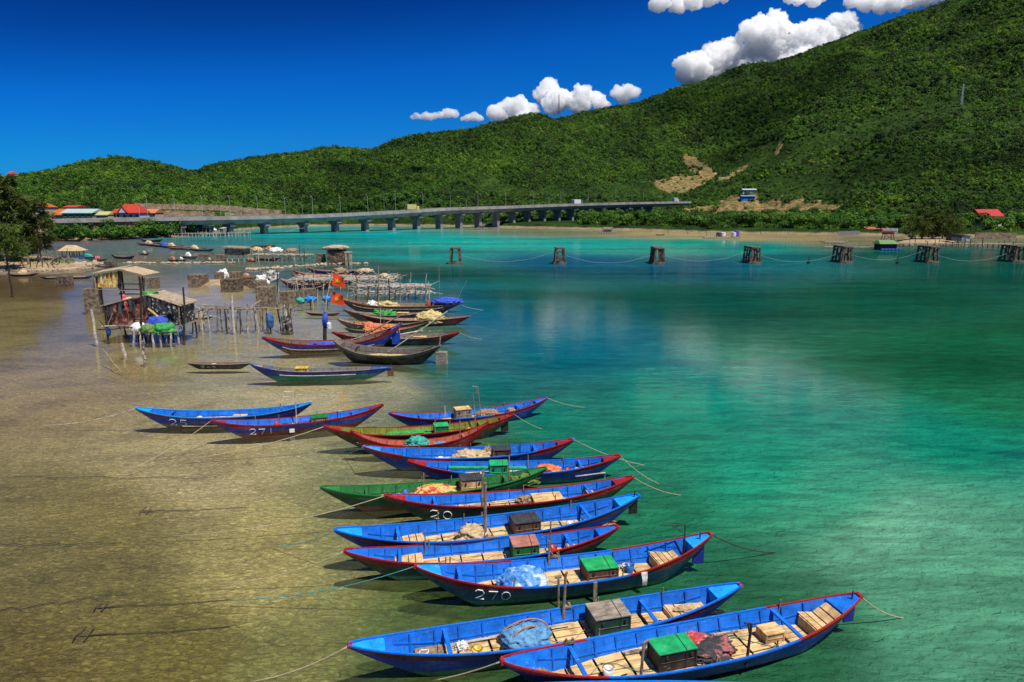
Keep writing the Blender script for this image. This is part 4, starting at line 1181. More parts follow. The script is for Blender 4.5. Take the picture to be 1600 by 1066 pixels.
net_heap(B_, -.30, 0, (.9, .7, .9), T_ORANGE, 'left orange net heap in the dark green boat')
net_heap(B_, .08, 0, (.9, .7, .8), T_ORANGE, 'right orange net heap in the dark green boat')
post(B_, -.12, 0, 2.4, PALEPOLE)
B_ = boat('z', (476, 487), (533, 488), 'short dark sampan moored below the orange flags', main=BLACKH, band=(.1, .05, .04), bottom=BLACKH, inner=(.26, .2, .15), rail=(.36, .28, .2), railend=(.36, .28, .2), deckc=(.2, .15, .1), rise=.09, detail=1, name='sampan', cat='sampan')
# behind the rickety landing
for lt, rt, mc_, ic, lb in (((480, 419), (575, 418), NAVY, (.2, .16, .2), 'blue boat in the row behind the rickety landing, nearest the rock ruin'),
        ((459, 423), (570, 425), (.16, .04, .03), (.4, .2, .14), 'red brown boat second from the rock ruin behind the landing'),
        ((455, 428), (562, 431), (.03, .15, .4), (.3, .26, .22), 'light blue boat third from the rock ruin behind the landing'),
        ((438, 436), (520, 441), (.03, .03, .16), (.35, .28, .24), 'short purple blue boat nearest the camera behind the landing')):
    h_ = boat(lb, lt, rt, lb, main=mc_, band=RED, bottom=BLACKH, inner=ic, rail=(.4, .3, .22), railend=RED, cut=.7, deckc=(.3, .12, .1), detail=1, group='boats behind the rickety landing')
    b = MB(); b.stick(on(h_, -.3, 0, .2), on(h_, .9, .1, .8), .05); b.build('oar', PALEPOLE, h_.root)
# far boats
FAR = [((213, 379.2), (251, 379.9), 'dark red boat at the left end of the far raft of boats', 'far'), ((225, 380.5), (263, 381.2), 'brown boat second from the left end of the far raft', 'far'),
 ((237, 381.8), (275, 382.5), 'boat with a blue drum in the far raft of boats', 'far'), ((249, 383.1), (287, 383.8), 'pale railed boat near the middle of the far raft', 'far'), ((261, 385.7), (299, 386.4), 'red boat on the near side of the far raft', 'far'),
 ((273, 384.4), (311, 385.1), 'tan boat at the far raft middle, behind the red one', 'far'), ((285, 387.0), (323, 387.7), 'grey boat right of the middle of the far raft', 'far'), ((297, 388.3), (335, 389.0), 'dark boat at the right end of the far raft', 'far'),
 ((219, 373), (254, 374), 'lone dark boat between the far raft and the stilt landing', 0), ((217, 395), (233, 396), 'tiny lone sampan left of the sand spit', 0), ((174, 398), (210, 400), 'dark boat with two upright sticks left of the tiny sampan', 0),
 ((104, 373), (128, 374), 'dark boat leftmost along the far left bank', 0), ((122, 373), (146, 373), 'grey boat second along the far left bank', 0), ((142, 372), (174, 372), 'teal boat third along the far left bank', 0), ((196, 369), (222, 370), 'blue boat below the bushes of the far left bank', 0),
 ((122, 400.5), (152, 401), 'green covered boat beside the small roofed stall', 0), ((137, 404.5), (168, 404.5), 'blue boat heaped with coloured goods beside the stall', 0), ((150, 415), (178, 415), 'brown boat tied at the stone heap', 0), ((10, 428), (60, 427), 'dark sampan leftmost below the stone bank', 0), ((62, 433), (103, 432), 'black boat below the stone bank, middle of three', 0), ((98, 432), (146, 431), 'blue sampan below the stone bank beside the back hut', 0),
 ((280, 398), (309, 400), 'white topped boat left of the far concrete blocks', 0), ((276, 405), (291, 406), 'small dark boat with white load above the sand spit', 0), ((262, 404), (278, 406), 'dark tub with an orange load above the sand spit', 0), ((321, 406), (334, 406), 'tiny dark boat with a red rim above the sand spit', 0),
 ((384, 406), (402, 407), 'dark boat with red load by the far stilt shed', 0), ((396, 401), (437, 403), 'blue boat alongside the far stilt shed landing', 0), ((291, 496), (334, 494), 'grey boat moored behind the hut landing posts', 0), ((440, 437), (470, 440), 'blue tipped boat beside the left end of the rickety landing', 0)]
for i, (lt, rt, lb, gp) in enumerate(FAR):
    rr = random.Random(i)
    mc_ = BLACKH
    for k_, cc in (('red', (.25, .03, .02)), ('teal', (.02, .2, .2)), ('blue', (.02, .07, .3)), ('green', (.02, .16, .12)), ('brown', (.12, .06, .04)), ('grey', (.2, .19, .18)), ('dark', (.03, .022, .02)), ('tan', (.3, .2, .12)), ('white', (.25, .24, .22))):
        if k_ in lb.split('boat')[0] or (k_ + ' ') in lb[:6]: mc_ = cc; break
    h_ = boat(lb, lt, rt, lb, main=mc_, band=mc_, bottom=BLACKH, inner=(.3, .22, .16), rail=rr.choice([(.4, .3, .22), (.35, .12, .08), (.5, .45, .4)]), deckc=mc_, detail=0, rise=.09, group='far raft of boats' if gp else None, name='sampan' if 'sampan' in lb else 'fishing_boat', cat='sampan' if 'sampan' in lb else 'fishing boat')
    if 'blue drum' in lb: m_ = T_BLUE
    elif 'orange load' in lb or 'red load' in lb: m_ = T_ORANGE
    elif 'white' in lb: m_ = T_WHITE
    elif 'coloured' in lb: m_ = T_RED
    elif 'green covered' in lb: m_ = T_TEAL
    elif i % 3 == 0: m_ = T_TAN
    else: continue
    b = MB(); b.blob((0, 0, h_.deckz(0) + .2), (h_.L * (.3 if 'covered' in lb else .16), h_.B * .8, h_.L * .09 + .25), 2, .3, 2, i, flat=-.2)
    b.build('load', m_, h_.root, True)

# ------------------------------------------------------------------ small gear lying about
GEAR = [('near', 'the nearest blue boat'), ('grey', 'the grey box boat'), ('b270', 'boat 270'), ('e', 'the dark green hulled boat'), ('f', 'the black box boat'), ('b20', 'boat 20'), ('g', 'the green boat'), ('i', 'the green pole boat'), ('j', 'the tan sack boat'), ('b36', 'olive boat 36'), ('m', 'the farthest right blue boat'), ('b271', 'boat 271'), ('b25', 'boat 25')]
rq = random.Random(21)
BUCK = [mat('bucket_' + k, c, None, 8, .4, 0) for k, c in (('white', (.7, .7, .68)), ('yellow', (.7, .45, .03)), ('blue', (.03, .15, .5)), ('red', (.5, .04, .03)))]
for gi, (kk, nm) in enumerate(GEAR):
    h = BOATS[kk]
    t = rq.choice((-.42, -.28, .42, .5)) if kk != 'near' else -.48
    th = thing('bucket', on(h, t, rq.uniform(-.6, .6), .01), '%s plastic bucket on the boards of %s' % (('white', 'yellow', 'blue', 'red')[gi % 4], nm), 'bucket', 'buckets in the boats')
    b = MB(); n = 14
    for z, r_ in ((0, .11), (.26, .15), (.26, .135), (.03, .10)):
        for i in range(n): b.v.append((r_ * math.cos(2 * PI * i / n), r_ * math.sin(2 * PI * i / n), z))
    for a in range(3):
        for i in range(n): b.face((a * n + i, a * n + (i + 1) % n, (a + 1) * n + (i + 1) % n, (a + 1) * n + i))
    b.face([3 * n + i for i in range(n)]); b.build('pail', BUCK[gi % 4], th, True)
    b = MB(); b.tube([(.15 * math.cos(a * PI / 8), .03, .25 + .13 * math.sin(a * PI / 8)) for a in range(9)], .008, 4); b.build('handle', METAL, th)
    b = MB(); s_ = rq.choice((-1, 1)); a0 = rq.uniform(-.5, -.1)
    p, r2 = on(h, a0, s_ * .7, .05), on(h, a0 + .55, s_ * .55, .16); b.tube([p, p.lerp(r2, .5), r2], .028, 6)
    d = (p - r2).normalized(); b.beam(p + d * .45, p, .14, .02)
    tag(b.build('oar', PALEPOLE if gi % 2 else POLE), 'worn wooden oar lying along the floor of ' + nm, 'oar', 'oars in the boats')
    coil(h, rq.choice((-.70, -.66, .68, .72)), rq.uniform(-.3, .3), .17, (ROPE, T_WHITE, TEALROPE)[gi % 3], '%s rope tangle by the end boards of %s' % (('tan', 'white', 'teal')[gi % 3], nm), .03)
    b = MB(); a = None; pts_ = []
    for i in range(15):
        t_ = -.55 + .075 * i; pts_.append(on(h, t_, .55 * math.sin(i * 1.3 + gi), .03 + .02 * math.sin(i * 3.1)))
    b.tube(pts_, .010, 4); tag(b.build('loose_rope', ROPE if gi % 2 else TEALROPE, None, True), 'thin loose line trailing over the floor of ' + nm, 'rope', 'loose lines in the boats')
    for k in range(3):
        b = MB(); t_ = rq.uniform(-.55, .6); s_ = rq.choice((-1, 1)); z = h.zs(t_)
        b.tube([(h.x(t_), s_ * (h.b(t_) - .06), z - .15), (h.x(t_) + .02, s_ * (h.b(t_) - .06), z + .22)], .022, 5); b.build('peg', POLE, h.root)
# ------------------------------------------------------------------ road bridge
CONC = mat('bridge_concrete', (.35, .335, .31), (.20, .19, .175), .25, .85, .15)
CONCD = mat('pier_concrete', (.27, .26, .245), (.16, .155, .145), .3, .85, .15)
def bY(px): return 1 / (1 / 300.0 - (px - 420) * 2.227e-6)
BTOP = [(-90, 346), (120, 342), (200, 340.5), (345, 338.5), (420, 337.5), (500, 335.5), (600, 331), (700, 325), (800, 322), (900, 318.5), (1000, 316), (1095, 314.5)]
def btop(px): return W(px, interp(px, BTOP), bY(px))
bd = (btop(1000) - btop(300)); bd.z = 0; bd.normalize(); bn = Vector((-bd.y, bd.x, 0))
if bn.y < 0: bn = -bn                       # away from the camera
bridge = thing('road_bridge', btop(420) * 1.0, 'long grey concrete road bridge on many piers across the bay', 'bridge')
b0 = Vector(bridge.location)
BW = 11
def prism(pxs, sec):
    m = MB(); n = len(sec)
    for px in pxs:
        p = btop(px) - b0
        for (a, z) in sec:
            w = p + bn * a; m.v.append((w.x, w.y, p.z + z))
    for i in range(len(pxs) - 1):
        for k in range(n):
            m.face((i * n + k, (i + 1) * n + k, (i + 1) * n + (k + 1) % n, i * n + (k + 1) % n))
    m.face(range(n)); m.face([(len(pxs) - 1) * n + k for k in range(n)])
    return m
BP = list(range(-80, 1100, 20))
prism(BP, [(0, -1.1), (0, -1.4), (1.6, -1.7), (2.2, -3.2), (BW - 2.2, -3.2), (BW - 1.6, -1.7), (BW, -1.4), (BW, -1.1)]).build('deck', CONC, bridge)
prism(BP, [(.02, -1.096), (.02, 0), (.3, 0), (.3, -1.096)]).build('parapet', CONC, bridge)
prism(BP, [(BW - .3, -1.096), (BW - .3, 0), (BW - .02, 0), (BW - .02, -1.096)]).build('parapet', CONC, bridge)
prism(BP, [(.3, -1.09), (.3, -1.08), (BW - .3, -1.08), (BW - .3, -1.09)]).build('carriageway', mat('asphalt', (.06, .06, .06), None, 1, .9), bridge)
PIERS = [287, 365, 420, 482, 532, 579, 621, 660, 696, 727, 757, 785, 810, 834, 858, 881, 902, 924, 946, 967, 987, 1006, 1024]
BA = math.atan2(bd.y, bd.x)
for px in PIERS:
    t = btop(px) - b0 + bn * BW / 2
    m = MB()
    h = t.z - 3.2 + b0.z + 1.5
    M = Matrix.Rotation(BA, 3, 'Z')
    m.box((t.x, t.y, t.z - 3.2 - h / 2 - .5), (1.9, 4.6, h - 1.0), M=M, taper=.94)
    m.box((t.x, t.y, t.z - 3.75), (2.3, 8.6, 1.08), M=M)
    m.box((t.x, t.y, t.z - 4.7), (2.1, 6.2, .8), M=M)
    m.build('pier', CONCD, bridge, bevel=.08)
LAMP = mat('galvanised_post', (.5, .5, .5), (.38, .38, .38), 4, .4, 0)
mlp = MB(); mlp.tube([(0, 0, 0), (0, 0, 6), (0, .1, 8.4), (0, 1.1, 9)], [.06, .055, .045, .04], 6); mlp.box((0, 1.5, 9.02), (.28, 1.0, .14)); mlp.box((0, 0, .15), (.4, .4, .3))
l0 = None
k = 0
for px in list(range(232, 1090, 43)):
    for far in ((0, 1) if k % 3 == 0 else (0,)):
        p = btop(px) + bn * (.5 if not far else BW - .5) + Vector((0, 0, -.6))
        if l0 is None: o = l0 = mlp.build('street_lamp', LAMP)
        else: o = l0.copy(); COL.objects.link(o)
        o.location = p; o.rotation_euler = (0, 0, BA if far == 0 else BA + PI)
        tag(o, 'slim grey lamp post on the long road bridge' if not far else 'slim grey lamp post on the far side of the road bridge', 'street lamp', 'lamp posts along the bridge' if not far else 'lamp posts on the far side of the bridge')
    k += 1
def truck(px, side, cab, load, label, L=8, H=2.9):
    p = btop(px) + bn * (3 if side == 0 else 7) + Vector((0, 0, -1.08))
    th = thing('truck', p, label, 'truck', None, BA)
    b = MB(); b.box((-L * .13, 0, .9 + H / 2), (L * .72, 2.4, H - .3)); b.build('cargo_body', paint(load), th, bevel=.08)
    b = MB(); b.box((L * .38, 0, 1.6), (L * .22, 2.3, 2.2), taper=.9); b.build('cab', paint(cab), th, bevel=.15)
    b = MB(); b.box((L * .475, 0, 2.0), (.12, 1.9, .8)); b.build('windscreen', METAL, th)
    for x in (-.38, -.2, .36):
        for s in (-1, 1):
            b = MB(); b.tube([(L * x, s * .95, .5), (L * x, s * 1.2, .5)], .5, 12); b.build('wheel', METAL, th)
truck(657, 1, (.6, .5, .12), (.55, .5, .2), 'yellow truck driving on the low part of the bridge')
truck(908, 0, (.05, .12, .5), (.7, .7, .7), 'white truck with a blue cab high on the bridge', 9)
truck(1068, 1, (.5, .5, .5), (.45, .45, .47), 'grey truck at the right end of the bridge', 7, 3)

# ------------------------------------------------------------------ old causeway piers
OLDC = mat('old_pier_concrete', (.20, .145, .10), (.045, .035, .03), 1.6, .95, .8, bd=.08)
OP = [(711, 413, 'leftmost, framed against the bright turquoise'), (875, 413, 'second from left, with a square window'), (1030, 413, 'third from left, three open legs'), (1180, 412, 'fourth from left, in front of the cages'), (1323, 411, 'fifth from left, left of the green roofed float'), (1458, 411, 'sixth from left, right of the green roofed float'), (1592, 410, 'at the right edge of the picture')]
pier_tops = []
for i, (px, py, lb) in enumerate(OP):
    p = P(px, py); D = p.y
    th = thing('old_pier', p, 'dark weathered trestle pier in open water, ' + lb, 'pier', 'old trestle piers in the bay')
    H = 26.0 / F * D * 1.0
    wb, wt, dl = 2.3, 1.5, (3.2 if i < 2 else 4.6)
    dirx = 0.0
    n = 2 if i < 2 else 4
    for sx in (-1, 1):
        for j in range(n):
            y = dl * (j / (n - 1)) if n > 1 else 0
            b = MB()
            lean = U(-.25, .25) if i > 2 else 0
            b.beam((sx * wb / 2, y, -1.2), (sx * wt / 2, y + lean * (1 if 0 < j < n - 1 else 0), H - .25), .34 + (.12 if i == 1 else 0), .34)
            b.build('leg', OLDC, th)
    for z, w in ((.15, wb), (H - .2, wt)):
        b = MB()
        b.box((0, dl / 2, z), (w + .5, dl + .5, .36)); b.build('cap_beam', OLDC, th, bevel=.04)
    if i == 1:
        b = MB()
        for z in (.9, 1.5, 2.6): b.box((0, -.05, z), (wb * .85, .22, .3))
        for z in (1.0, 2.1): b.box((-.55, 0, z), (.5, .2, .9)); b.box((.55, 0, z), (.5, .2, .9))
        b.box((-.6, dl / 2, 1.4), (.25, dl, 2.4)); b.build('infill_wall', OLDC, th)
    b = MB()
    for s_ in (-1, 1): b.beam((s_ * wb * .48, 0, .4), (s_ * wt * .5, dl, H - .5), .16); b.beam((s_ * wb * .48, dl, .4), (s_ * wt * .5, 0, H - .5), .16)
    if i > 1: b.build('cross_brace', OLDC, th)
    pier_tops.append(p + Vector((0, dl * .4, H)))
LINE = mat('net_line', (.34, .36, .33), (.2, .23, .21), 9, .8, 0)
names = ['first', 'second', 'third', 'fourth', 'fifth', 'sixth']
for i in range(6):
    a, c = pier_tops[i] + Vector((.8, 0, -1.6)), pier_tops[i + 1] + Vector((-.9, 0, -.9 if i % 2 == 0 else -1.6))
    pts_ = []
    for k in range(25):
        u = k / 24; p = a.lerp(c, u); p.z = max(.10, p.z - 7.5 * u * (1 - u)) + (.05 if k % 5 else .12)
        pts_.append(p)
    o = rope(pts_, .03, LINE, 'pale net line sagging from the %s old pier to the %s' % (names[i], (names + ['last'])[i + 1]), 'net_line', 'net lines between the old piers')
for px, py in ((1263, 412), (1402, 412)):
    p = P(px, py); b = MB(); b.stick((0, 0, -1), (0, 0, 1.5), .10); b.blob((0, 0, .3), (.35, .3, .35), 1)
    tag(b.build('mooring_stake', DARKPOLE, None, False, p), 'dark stake in the water %s the green roofed float' % ('left of' if px < 1300 else 'right of'), 'stake')

# ------------------------------------------------------------------ masts on the hills
for (px, y0, y1, D, lb, cc) in ((873, 172, 149, 1040, 'tall radio mast on the middle ridge, in front of a cloud', (.12, .12, .14)), (1501, 162, 131, 670, 'pale lattice mast standing on the right hand slope', (.6, .6, .6))):
    p0 = W(px, y0 + 6, D); p1 = W(px, y1, D); H = p1.z - p0.z; b = MB(); w = 1.1
    for k in range(4):
        sx, sy = ((-1, -1), (1, -1), (1, 1), (-1, 1))[k]
        b.tube([(sx * w, sy * w, 0), (sx * .3, sy * .3, H)], .22, 4)
    for z in range(0, int(H), 3):
        ww = lerp(w, .3, z / H); b.box((0, 0, z), (ww * 2.2, ww * 2.2, .3)); b.beam((-ww, -ww, z), (ww, -ww, z + 3), .15)
    b.tube([(0, 0, H), (0, 0, H + 3)], .12, 4)
    tag(b.build('radio_mast', mat('mast_' + str(px), cc, None, 4, .5, 0), None, False, p0), lb, 'mast')

# ------------------------------------------------------------------ houses
GLASS = mat('dark_window', (.03, .035, .045), (.02, .02, .03), 3, .15, 0, spec=.6)
def tiles(c): return mat('roof_tiles_' + cname(c), c, tuple(v * .55 for v in c), 1.2, .8, .5, (1, 6, 1))
def wallp(c): return mat('plaster_' + cname(c), c, tuple(v * .72 for v in c), .8, .9, .1)
def house(px, yb, wpx, hwpx, hrpx, D, wall, roof, label, kind='gable', depth=7, name='house', cat='house', wins=3, rz=0.0, front=False):
    k = D / F
    if D == 0: p = ground_at(px, yb); D = p.y; k = D / F
    else: p = W(px, yb, D)
    w, hw, hr = wpx * k, hwpx * k, hrpx * k
    th = thing(name, p, label, cat, None, rz)
    b = MB(); b.box((0, depth / 2, hw / 2 - 1), (w * .92, depth, hw + 2)); b.build('wall', wallp(wall), th)
    b = MB(); x, y0, y1 = w / 2, -.6, depth + .6
    ins = 0 if kind == 'gable' else w * .22
    r1, r2 = (-x + ins, depth / 2, hw + hr), (x - ins, depth / 2, hw + hr)
    A, B, C, D_ = (-x, y0, hw), (x, y0, hw), (x, y1, hw), (-x, y1, hw)
    t = .18
    for f in ((A, B, r2, r1), (C, D_, r1, r2), (B, C, r2), (D_, A, r1), (A, D_, C, B)): b.poly(f)
    b.box((0, y0 + .02, hw - .12), (w, .12, .2))
    rf = b.build('roof', tiles(roof), th)
    if front:
        b = MB(); gx = -w * .12; gw = w * .16
        b.poly([(gx - gw, y0 - .5, hw), (gx + gw, y0 - .5, hw), (gx, y0 - .5, hw + hr * .7)])
        b.build('gable', wallp(wall), th)
        b = MB(); zt = hw + hr * .78
        b.poly([(gx - gw * 1.25, y0 - .8, hw), (gx, y0 - .8, zt), (gx, depth / 2, zt), (gx - gw * 1.25, y0 + 1.6, hw)]); b.poly([(gx + gw * 1.25, y0 - .8, hw), (gx + gw * 1.25, y0 + 1.6, hw), (gx, depth / 2, zt), (gx, y0 - .8, zt)])
        b.build('gable_roof', tiles(roof), th)
    for i in range(wins):
        b = MB(); xx = -w * .36 + w * .72 * i / max(1, wins - 1); hh = hw * .42
        b.box((xx, -.02, hw * .55), (w * .085, .12, hh)); f = b.build('window', GLASS, th)
        b = MB(); b.box((xx, -.10, hw * .55 - hh / 2 - .06), (w * .11, .2, .12)); b.build('sill', wallp(tuple(min(.8, v * 1.2) for v in wall)), f)
    return th
RT = (.55, .05, .03); OT = (.60, .14, .03)
house(200, 344, 40, 11, 13, 282, (.62, .60, .66), RT, 'white house with bright red roof and a front gable on the left shore', 'hip', 8, wins=4, front=True)
house(182, 342, 14, 9, 6, 287, (.6, .55, .5), RT, 'small red roofed annexe left of the gabled house', 'gable', 6, wins=2)
house(121, 342, 50, 9, 6, 280, (.30, .42, .22), (.42, .55, .56), 'long hall with pale blue sheet roof and green wall', 'gable', 9, wins=5)
house(92, 345, 26, 9, 9, 290, (.6, .5, .38), OT, 'orange roofed house left of the long pale blue roof', 'hip', 8, wins=2)
house(160, 341, 20, 5, 5, 278, (.5, .46, .25), (.55, .52, .22), 'small house with yellow sheet roof beside the long hall', 'gable', 6, wins=2)
house(173, 346, 24, 3, 3, 270, (.55, .5, .45), (.55, .08, .06), 'low red roofed shed in front of the gabled house', 'gable', 5, wins=2, name='shed', cat='shed')
house(232, 341, 24, 8, 6, 290, (.58, .45, .32), (.60, .22, .10), 'tan house with faded orange roof right of the gabled house', 'gable', 7, wins=3)
house(54, 332, 34, 8, 7, 296, (.55, .45, .35), OT, 'orange roofed house behind the dark left hand trees', 'hip', 8, wins=2)
house(6, 333, 30, 8, 7, 296, (.6, .5, .4), OT, 'orange roofed house at the left edge of the picture', 'hip', 8, wins=2)
house(110, 328, 22, 4, 3, 305, (.5, .45, .4), RT, 'house with only its red roof showing behind the long hall', 'gable', 7, wins=1)
house(17, 286, 9, 13, 4, 0, (.35, .55, .42), RT, 'pale green tower house with red roof high on the left hill', 'hip', 5, wins=1)
house(1548, 351, 36, 13, 10, 300, (.62, .60, .58), (.58, .04, .05), 'white house with red roof among the right shore trees', 'gable', 8, wins=4)
house(1494, 352, 16, 3, 4, 318, (.5, .5, .42), (.30, .45, .32), 'low pale green roof just left of the white house', 'gable', 6, wins=1, name='shed', cat='shed')
house(1372, 361, 36, 3, 3, 300, (.5, .4, .33), (.48, .13, .09), 'long low shed with red tile roof behind the right beach', 'gable', 6, wins=3, name='shed', cat='shed')
house(1375, 348, 7, 3, 6, 330, (.4, .3, .25), (.55, .07, .05), 'little pointed red roof showing through the right trees', 'hip', 3, wins=1, name='pavilion', cat='pavilion')
house(1169, 313, 22, 6, 1.5, 0, (.06, .22, .60), (.14, .32, .65), 'bright blue site cabin on the cleared bench by the bridge', 'gable', 5, wins=2, name='site_cabin', cat='cabin')
house(1171, 304, 22, 5, 1.5, 0, (.6, .62, .66), (.6, .62, .66), 'long white site cabin behind the blue one', 'gable', 4, wins=3, name='site_cabin', cat='cabin')
house(1262, 358, 16, 3, 3, 330, (.5, .42, .34), (.5, .30, .16), 'small tan roofed house among the trees behind the sand flat', 'gable', 6, wins=2)
house(1335, 359, 20, 3.5, 2.5, 318, (.42, .42, .42), (.36, .37, .38), 'grey sheet roofed shed left of the long red tiled one', 'gable', 5, wins=2, name='shed', cat='shed')
house(1588, 360, 22, 4, 3, 312, (.5, .48, .42), (.40, .30, .22), 'low brown roofed shed right of the white house', 'gable', 5, wins=2, name='shed', cat='shed')
house(1420, 356, 14, 3, 3, 330, (.52, .45, .38), (.50, .10, .07), 'small red roof left of the casuarina clump', 'gable', 5, wins=1)
STONEW = mat('stone_masonry', (.46, .34, .22), (.22, .15, .09), .5, .9, .8, bd=.3)
for (a, c, D, h, lb) in (((212, 322), (345, 325), 322, 2.6, 'upper tan stone retaining wall on the left hillside'), ((345, 325), (440, 333), 318, 2.4, 'right hand length of the upper stone retaining wall'), ((238, 333), (335, 336), 310, 2.6, 'lower tan stone retaining wall on the left hillside'), ((352, 335), (470, 338), 312, 1.6, 'lower stone retaining wall behind the bridge deck')):
    p, r = W(*a, D), W(*c, D + 6); b = MB(); d = r - p
    n = 14
    for i in range(n):
        u0, u1 = i / n, (i + 1) / n
        b.beam(d * u0 + Vector((0, 0, U(-.2, .2))), d * u1 + Vector((0, 0, U(-.2, .2))), 1.2 + U(0, .3), h + U(-.3, .3))
    tag(b.build('retaining_wall', STONEW, None, False, p), lb, 'wall')

# ------------------------------------------------------------------ trees one can tell apart
SHL = leaf_mat('shore_tree_leaves', [(.1, (.018, .05, .006)), (.4, (.04, .11, .010)), (.65, (.07, .17, .015)), (.95, (.15, .24, .025))], True, .8)
CAS = leaf_mat('casuarina_leaves', [(.25, (.026, .040, .008)), (.5, (.062, .085, .014)), (.75, (.13, .14, .026))], False, .4)
CAS2 = leaf_mat('casuarina_leaves_green', [(.25, (.032, .058, .008)), (.5, (.075, .12, .014)), (.75, (.15, .19, .028))], False, .4)
shore_kinds = []
for i in range(4):
    b = crown_mesh(1.0, 320, .15, 90 + i, tall=.9, lobes=8)
    b.blob((0, 0, 0), (.5, .5, .45), 1, .3, 2, i)
    shore_kinds.append(b)
tm = []
for b in shore_kinds:
    cme = bpy.data.meshes.new('crown'); cme.from_pydata(b.v, [], b.f); cme.materials.append(SHL); cme.update(); tm.append(cme)
mt_ = MB(); mt_.tube([(0, 0, -.4), (.03, 0, .5), (.0, .04, 1.1)], [.10, .08, .05], 6); mt_.stick((.0, 0, .6), (.4, .1, 1.2), .04); mt_.stick((0, 0, .7), (-.35, -.1, 1.25), .04)
tme = bpy.data.meshes.new('trunk'); tme.from_pydata([tuple(v) for v in mt_.v], [], mt_.f); tme.materials.append(BARK)
rs = random.Random(11)
BELT = [('bushy green tree in the belt under the bridge piers', 'trees under the bridge', 470, 905, 120, 4, 50, 4.8), ('bushy green tree in the wooded belt behind the far sand flat', 'trees behind the far sand flat', 905, 1415, 185, 4, 80, 5.2),
        ('green tree along the right hand shore near the white house', 'trees on the right shore', 1490, 1640, 40, 5, 60, 5.4), ('round green tree on the left bank below the houses', 'trees on the left bank', 84, 335, 50, -4, 6, 4.6)]
for lb, gp, x0, x1, n, da, db, sz in BELT:
    for i in range(n):
        px = lerp(x0, x1, (i + rs.random()) / n)
        d0 = P(px, interp(px, SHORE)).y
        d = d0 + rs.uniform(da, db)
        if px < 905 and x0 > 400: d = max(d, bY(px) + rs.uniform(14, 60))
        z = ground_z(px, d)
        s = sz * rs.uniform(.55, 1.05)
        th = thing('tree', (((px - 800) / F) * (d * math.cos(TH) + (12 - z) * math.sin(TH)), d, z), lb, 'tree', gp, rs.uniform(0, 6))
        c_ = bpy.data.objects.new('crown', tm[i % 4]); COL.objects.link(c_); c_.parent = th; c_.location = (0, 0, s * .72); c_.scale = (s * .72, s * .72, s * .62)
        t_ = bpy.data.objects.new('trunk', tme); COL.objects.link(t_); t_.parent = th; t_.scale = (s * .6,) * 3
def casuarina(p, H, Wd, n, label, seed, lm, z0=.12, lean=0.0, shape=1.0, group=None):
    """feathery needle tree: drooping sprays along rising limbs"""
    r = random.Random(seed)
    th = thing('casuarina_tree', p, label, 'tree', group)
    tr_ = MB(); lv = MB()
    top = Vector((lean, 0, H * .97))
    tr_.tube([(0, 0, -.4), Vector((lean * .2, 0, H * .3)), Vector((lean * .6, 0, H * .65)), top], [H * .022, H * .017, H * .010, H * .003], 7)
    nl = int(26 + H)
    for i in range(nl):
        u = z0 + (1 - z0) * (i / nl) ** .9
        base = Vector((lean * u, 0, H * u * .95))
        reach = Wd * (.25 + .75 * math.sin(min(1, (1 - u) * 1.25 + .12) * PI / 2)) * r.uniform(.55, 1.1) * shape
        if u < .3: reach *= .55 + u * 1.5
        a = r.uniform(0, 2 * PI)
        end = base + Vector((math.cos(a) * reach, math.sin(a) * reach, reach * r.uniform(.1, .55)))
        tr_.tube([base, base.lerp(end, .5) + Vector((0, 0, -.05 * reach)), end], [H * .006, H * .004, H * .002], 4)
        for k in range(n):
            v = r.uniform(.2, 1.08)
            c = base.lerp(end, v) + Vector((r.gauss(0, .12), r.gauss(0, .12), r.gauss(0, .12))) * reach
            dirv = (end - base).normalized() + Vector((r.gauss(0, .7), r.gauss(0, .7), r.gauss(-.15, .5)))
            dirv.normalize(); s = dirv.cross(Vector((r.gauss(0, 1), r.gauss(0, 1), r.gauss(0, 1)))).normalized()
            ln = r.uniform(.7, 1.6) * (.35 + H * .045); wd_ = ln * r.uniform(.06, .13)
            lv.poly([c - s * wd_, c + dirv * ln * .5 - s * wd_ * .9 + Vector((0, 0, .06 * ln)), c + dirv * ln + Vector((0, 0, -.22 * ln)), c + dirv * ln * .5 + s * wd_ * .9])
    tr_.build('trunk', BARK, th); lv.build('crown', lm, th)
for (px, py, H, Wd, n, sd_, lm, lb) in ((-6, 404, 21, 4.6, 130, 1, CAS, 'tallest dark casuarina tree at the left edge of the picture'), (26, 408, 17.5, 3.2, 110, 2, CAS, 'dark casuarina with ragged crown, second from the left edge'),
        (64, 407, 12.5, 3.8, 120, 3, CAS, 'broad olive dark casuarina right of the taller pair'), (12, 416, 8, 4.4, 100, 4, CAS2, 'low spreading greener casuarina in front of the tallest one')):
    p = P(px, py, .8); casuarina(p, H, Wd, n, lb, sd_, lm)
for i, (px, H, lb) in enumerate(((1424, 8.5, 'leftmost'), (1440, 11.5, 'tallest and second from left'), (1456, 10.5, 'middle'), (1472, 10, 'second from right'), (1488, 7.5, 'rightmost'))):
    casuarina(P(px, 374, .6), H, 4.4, 90, 'olive casuarina on the right sand bar, %s of its clump' % lb, 20 + i, CAS2 if i != 3 else CAS, z0=.06)

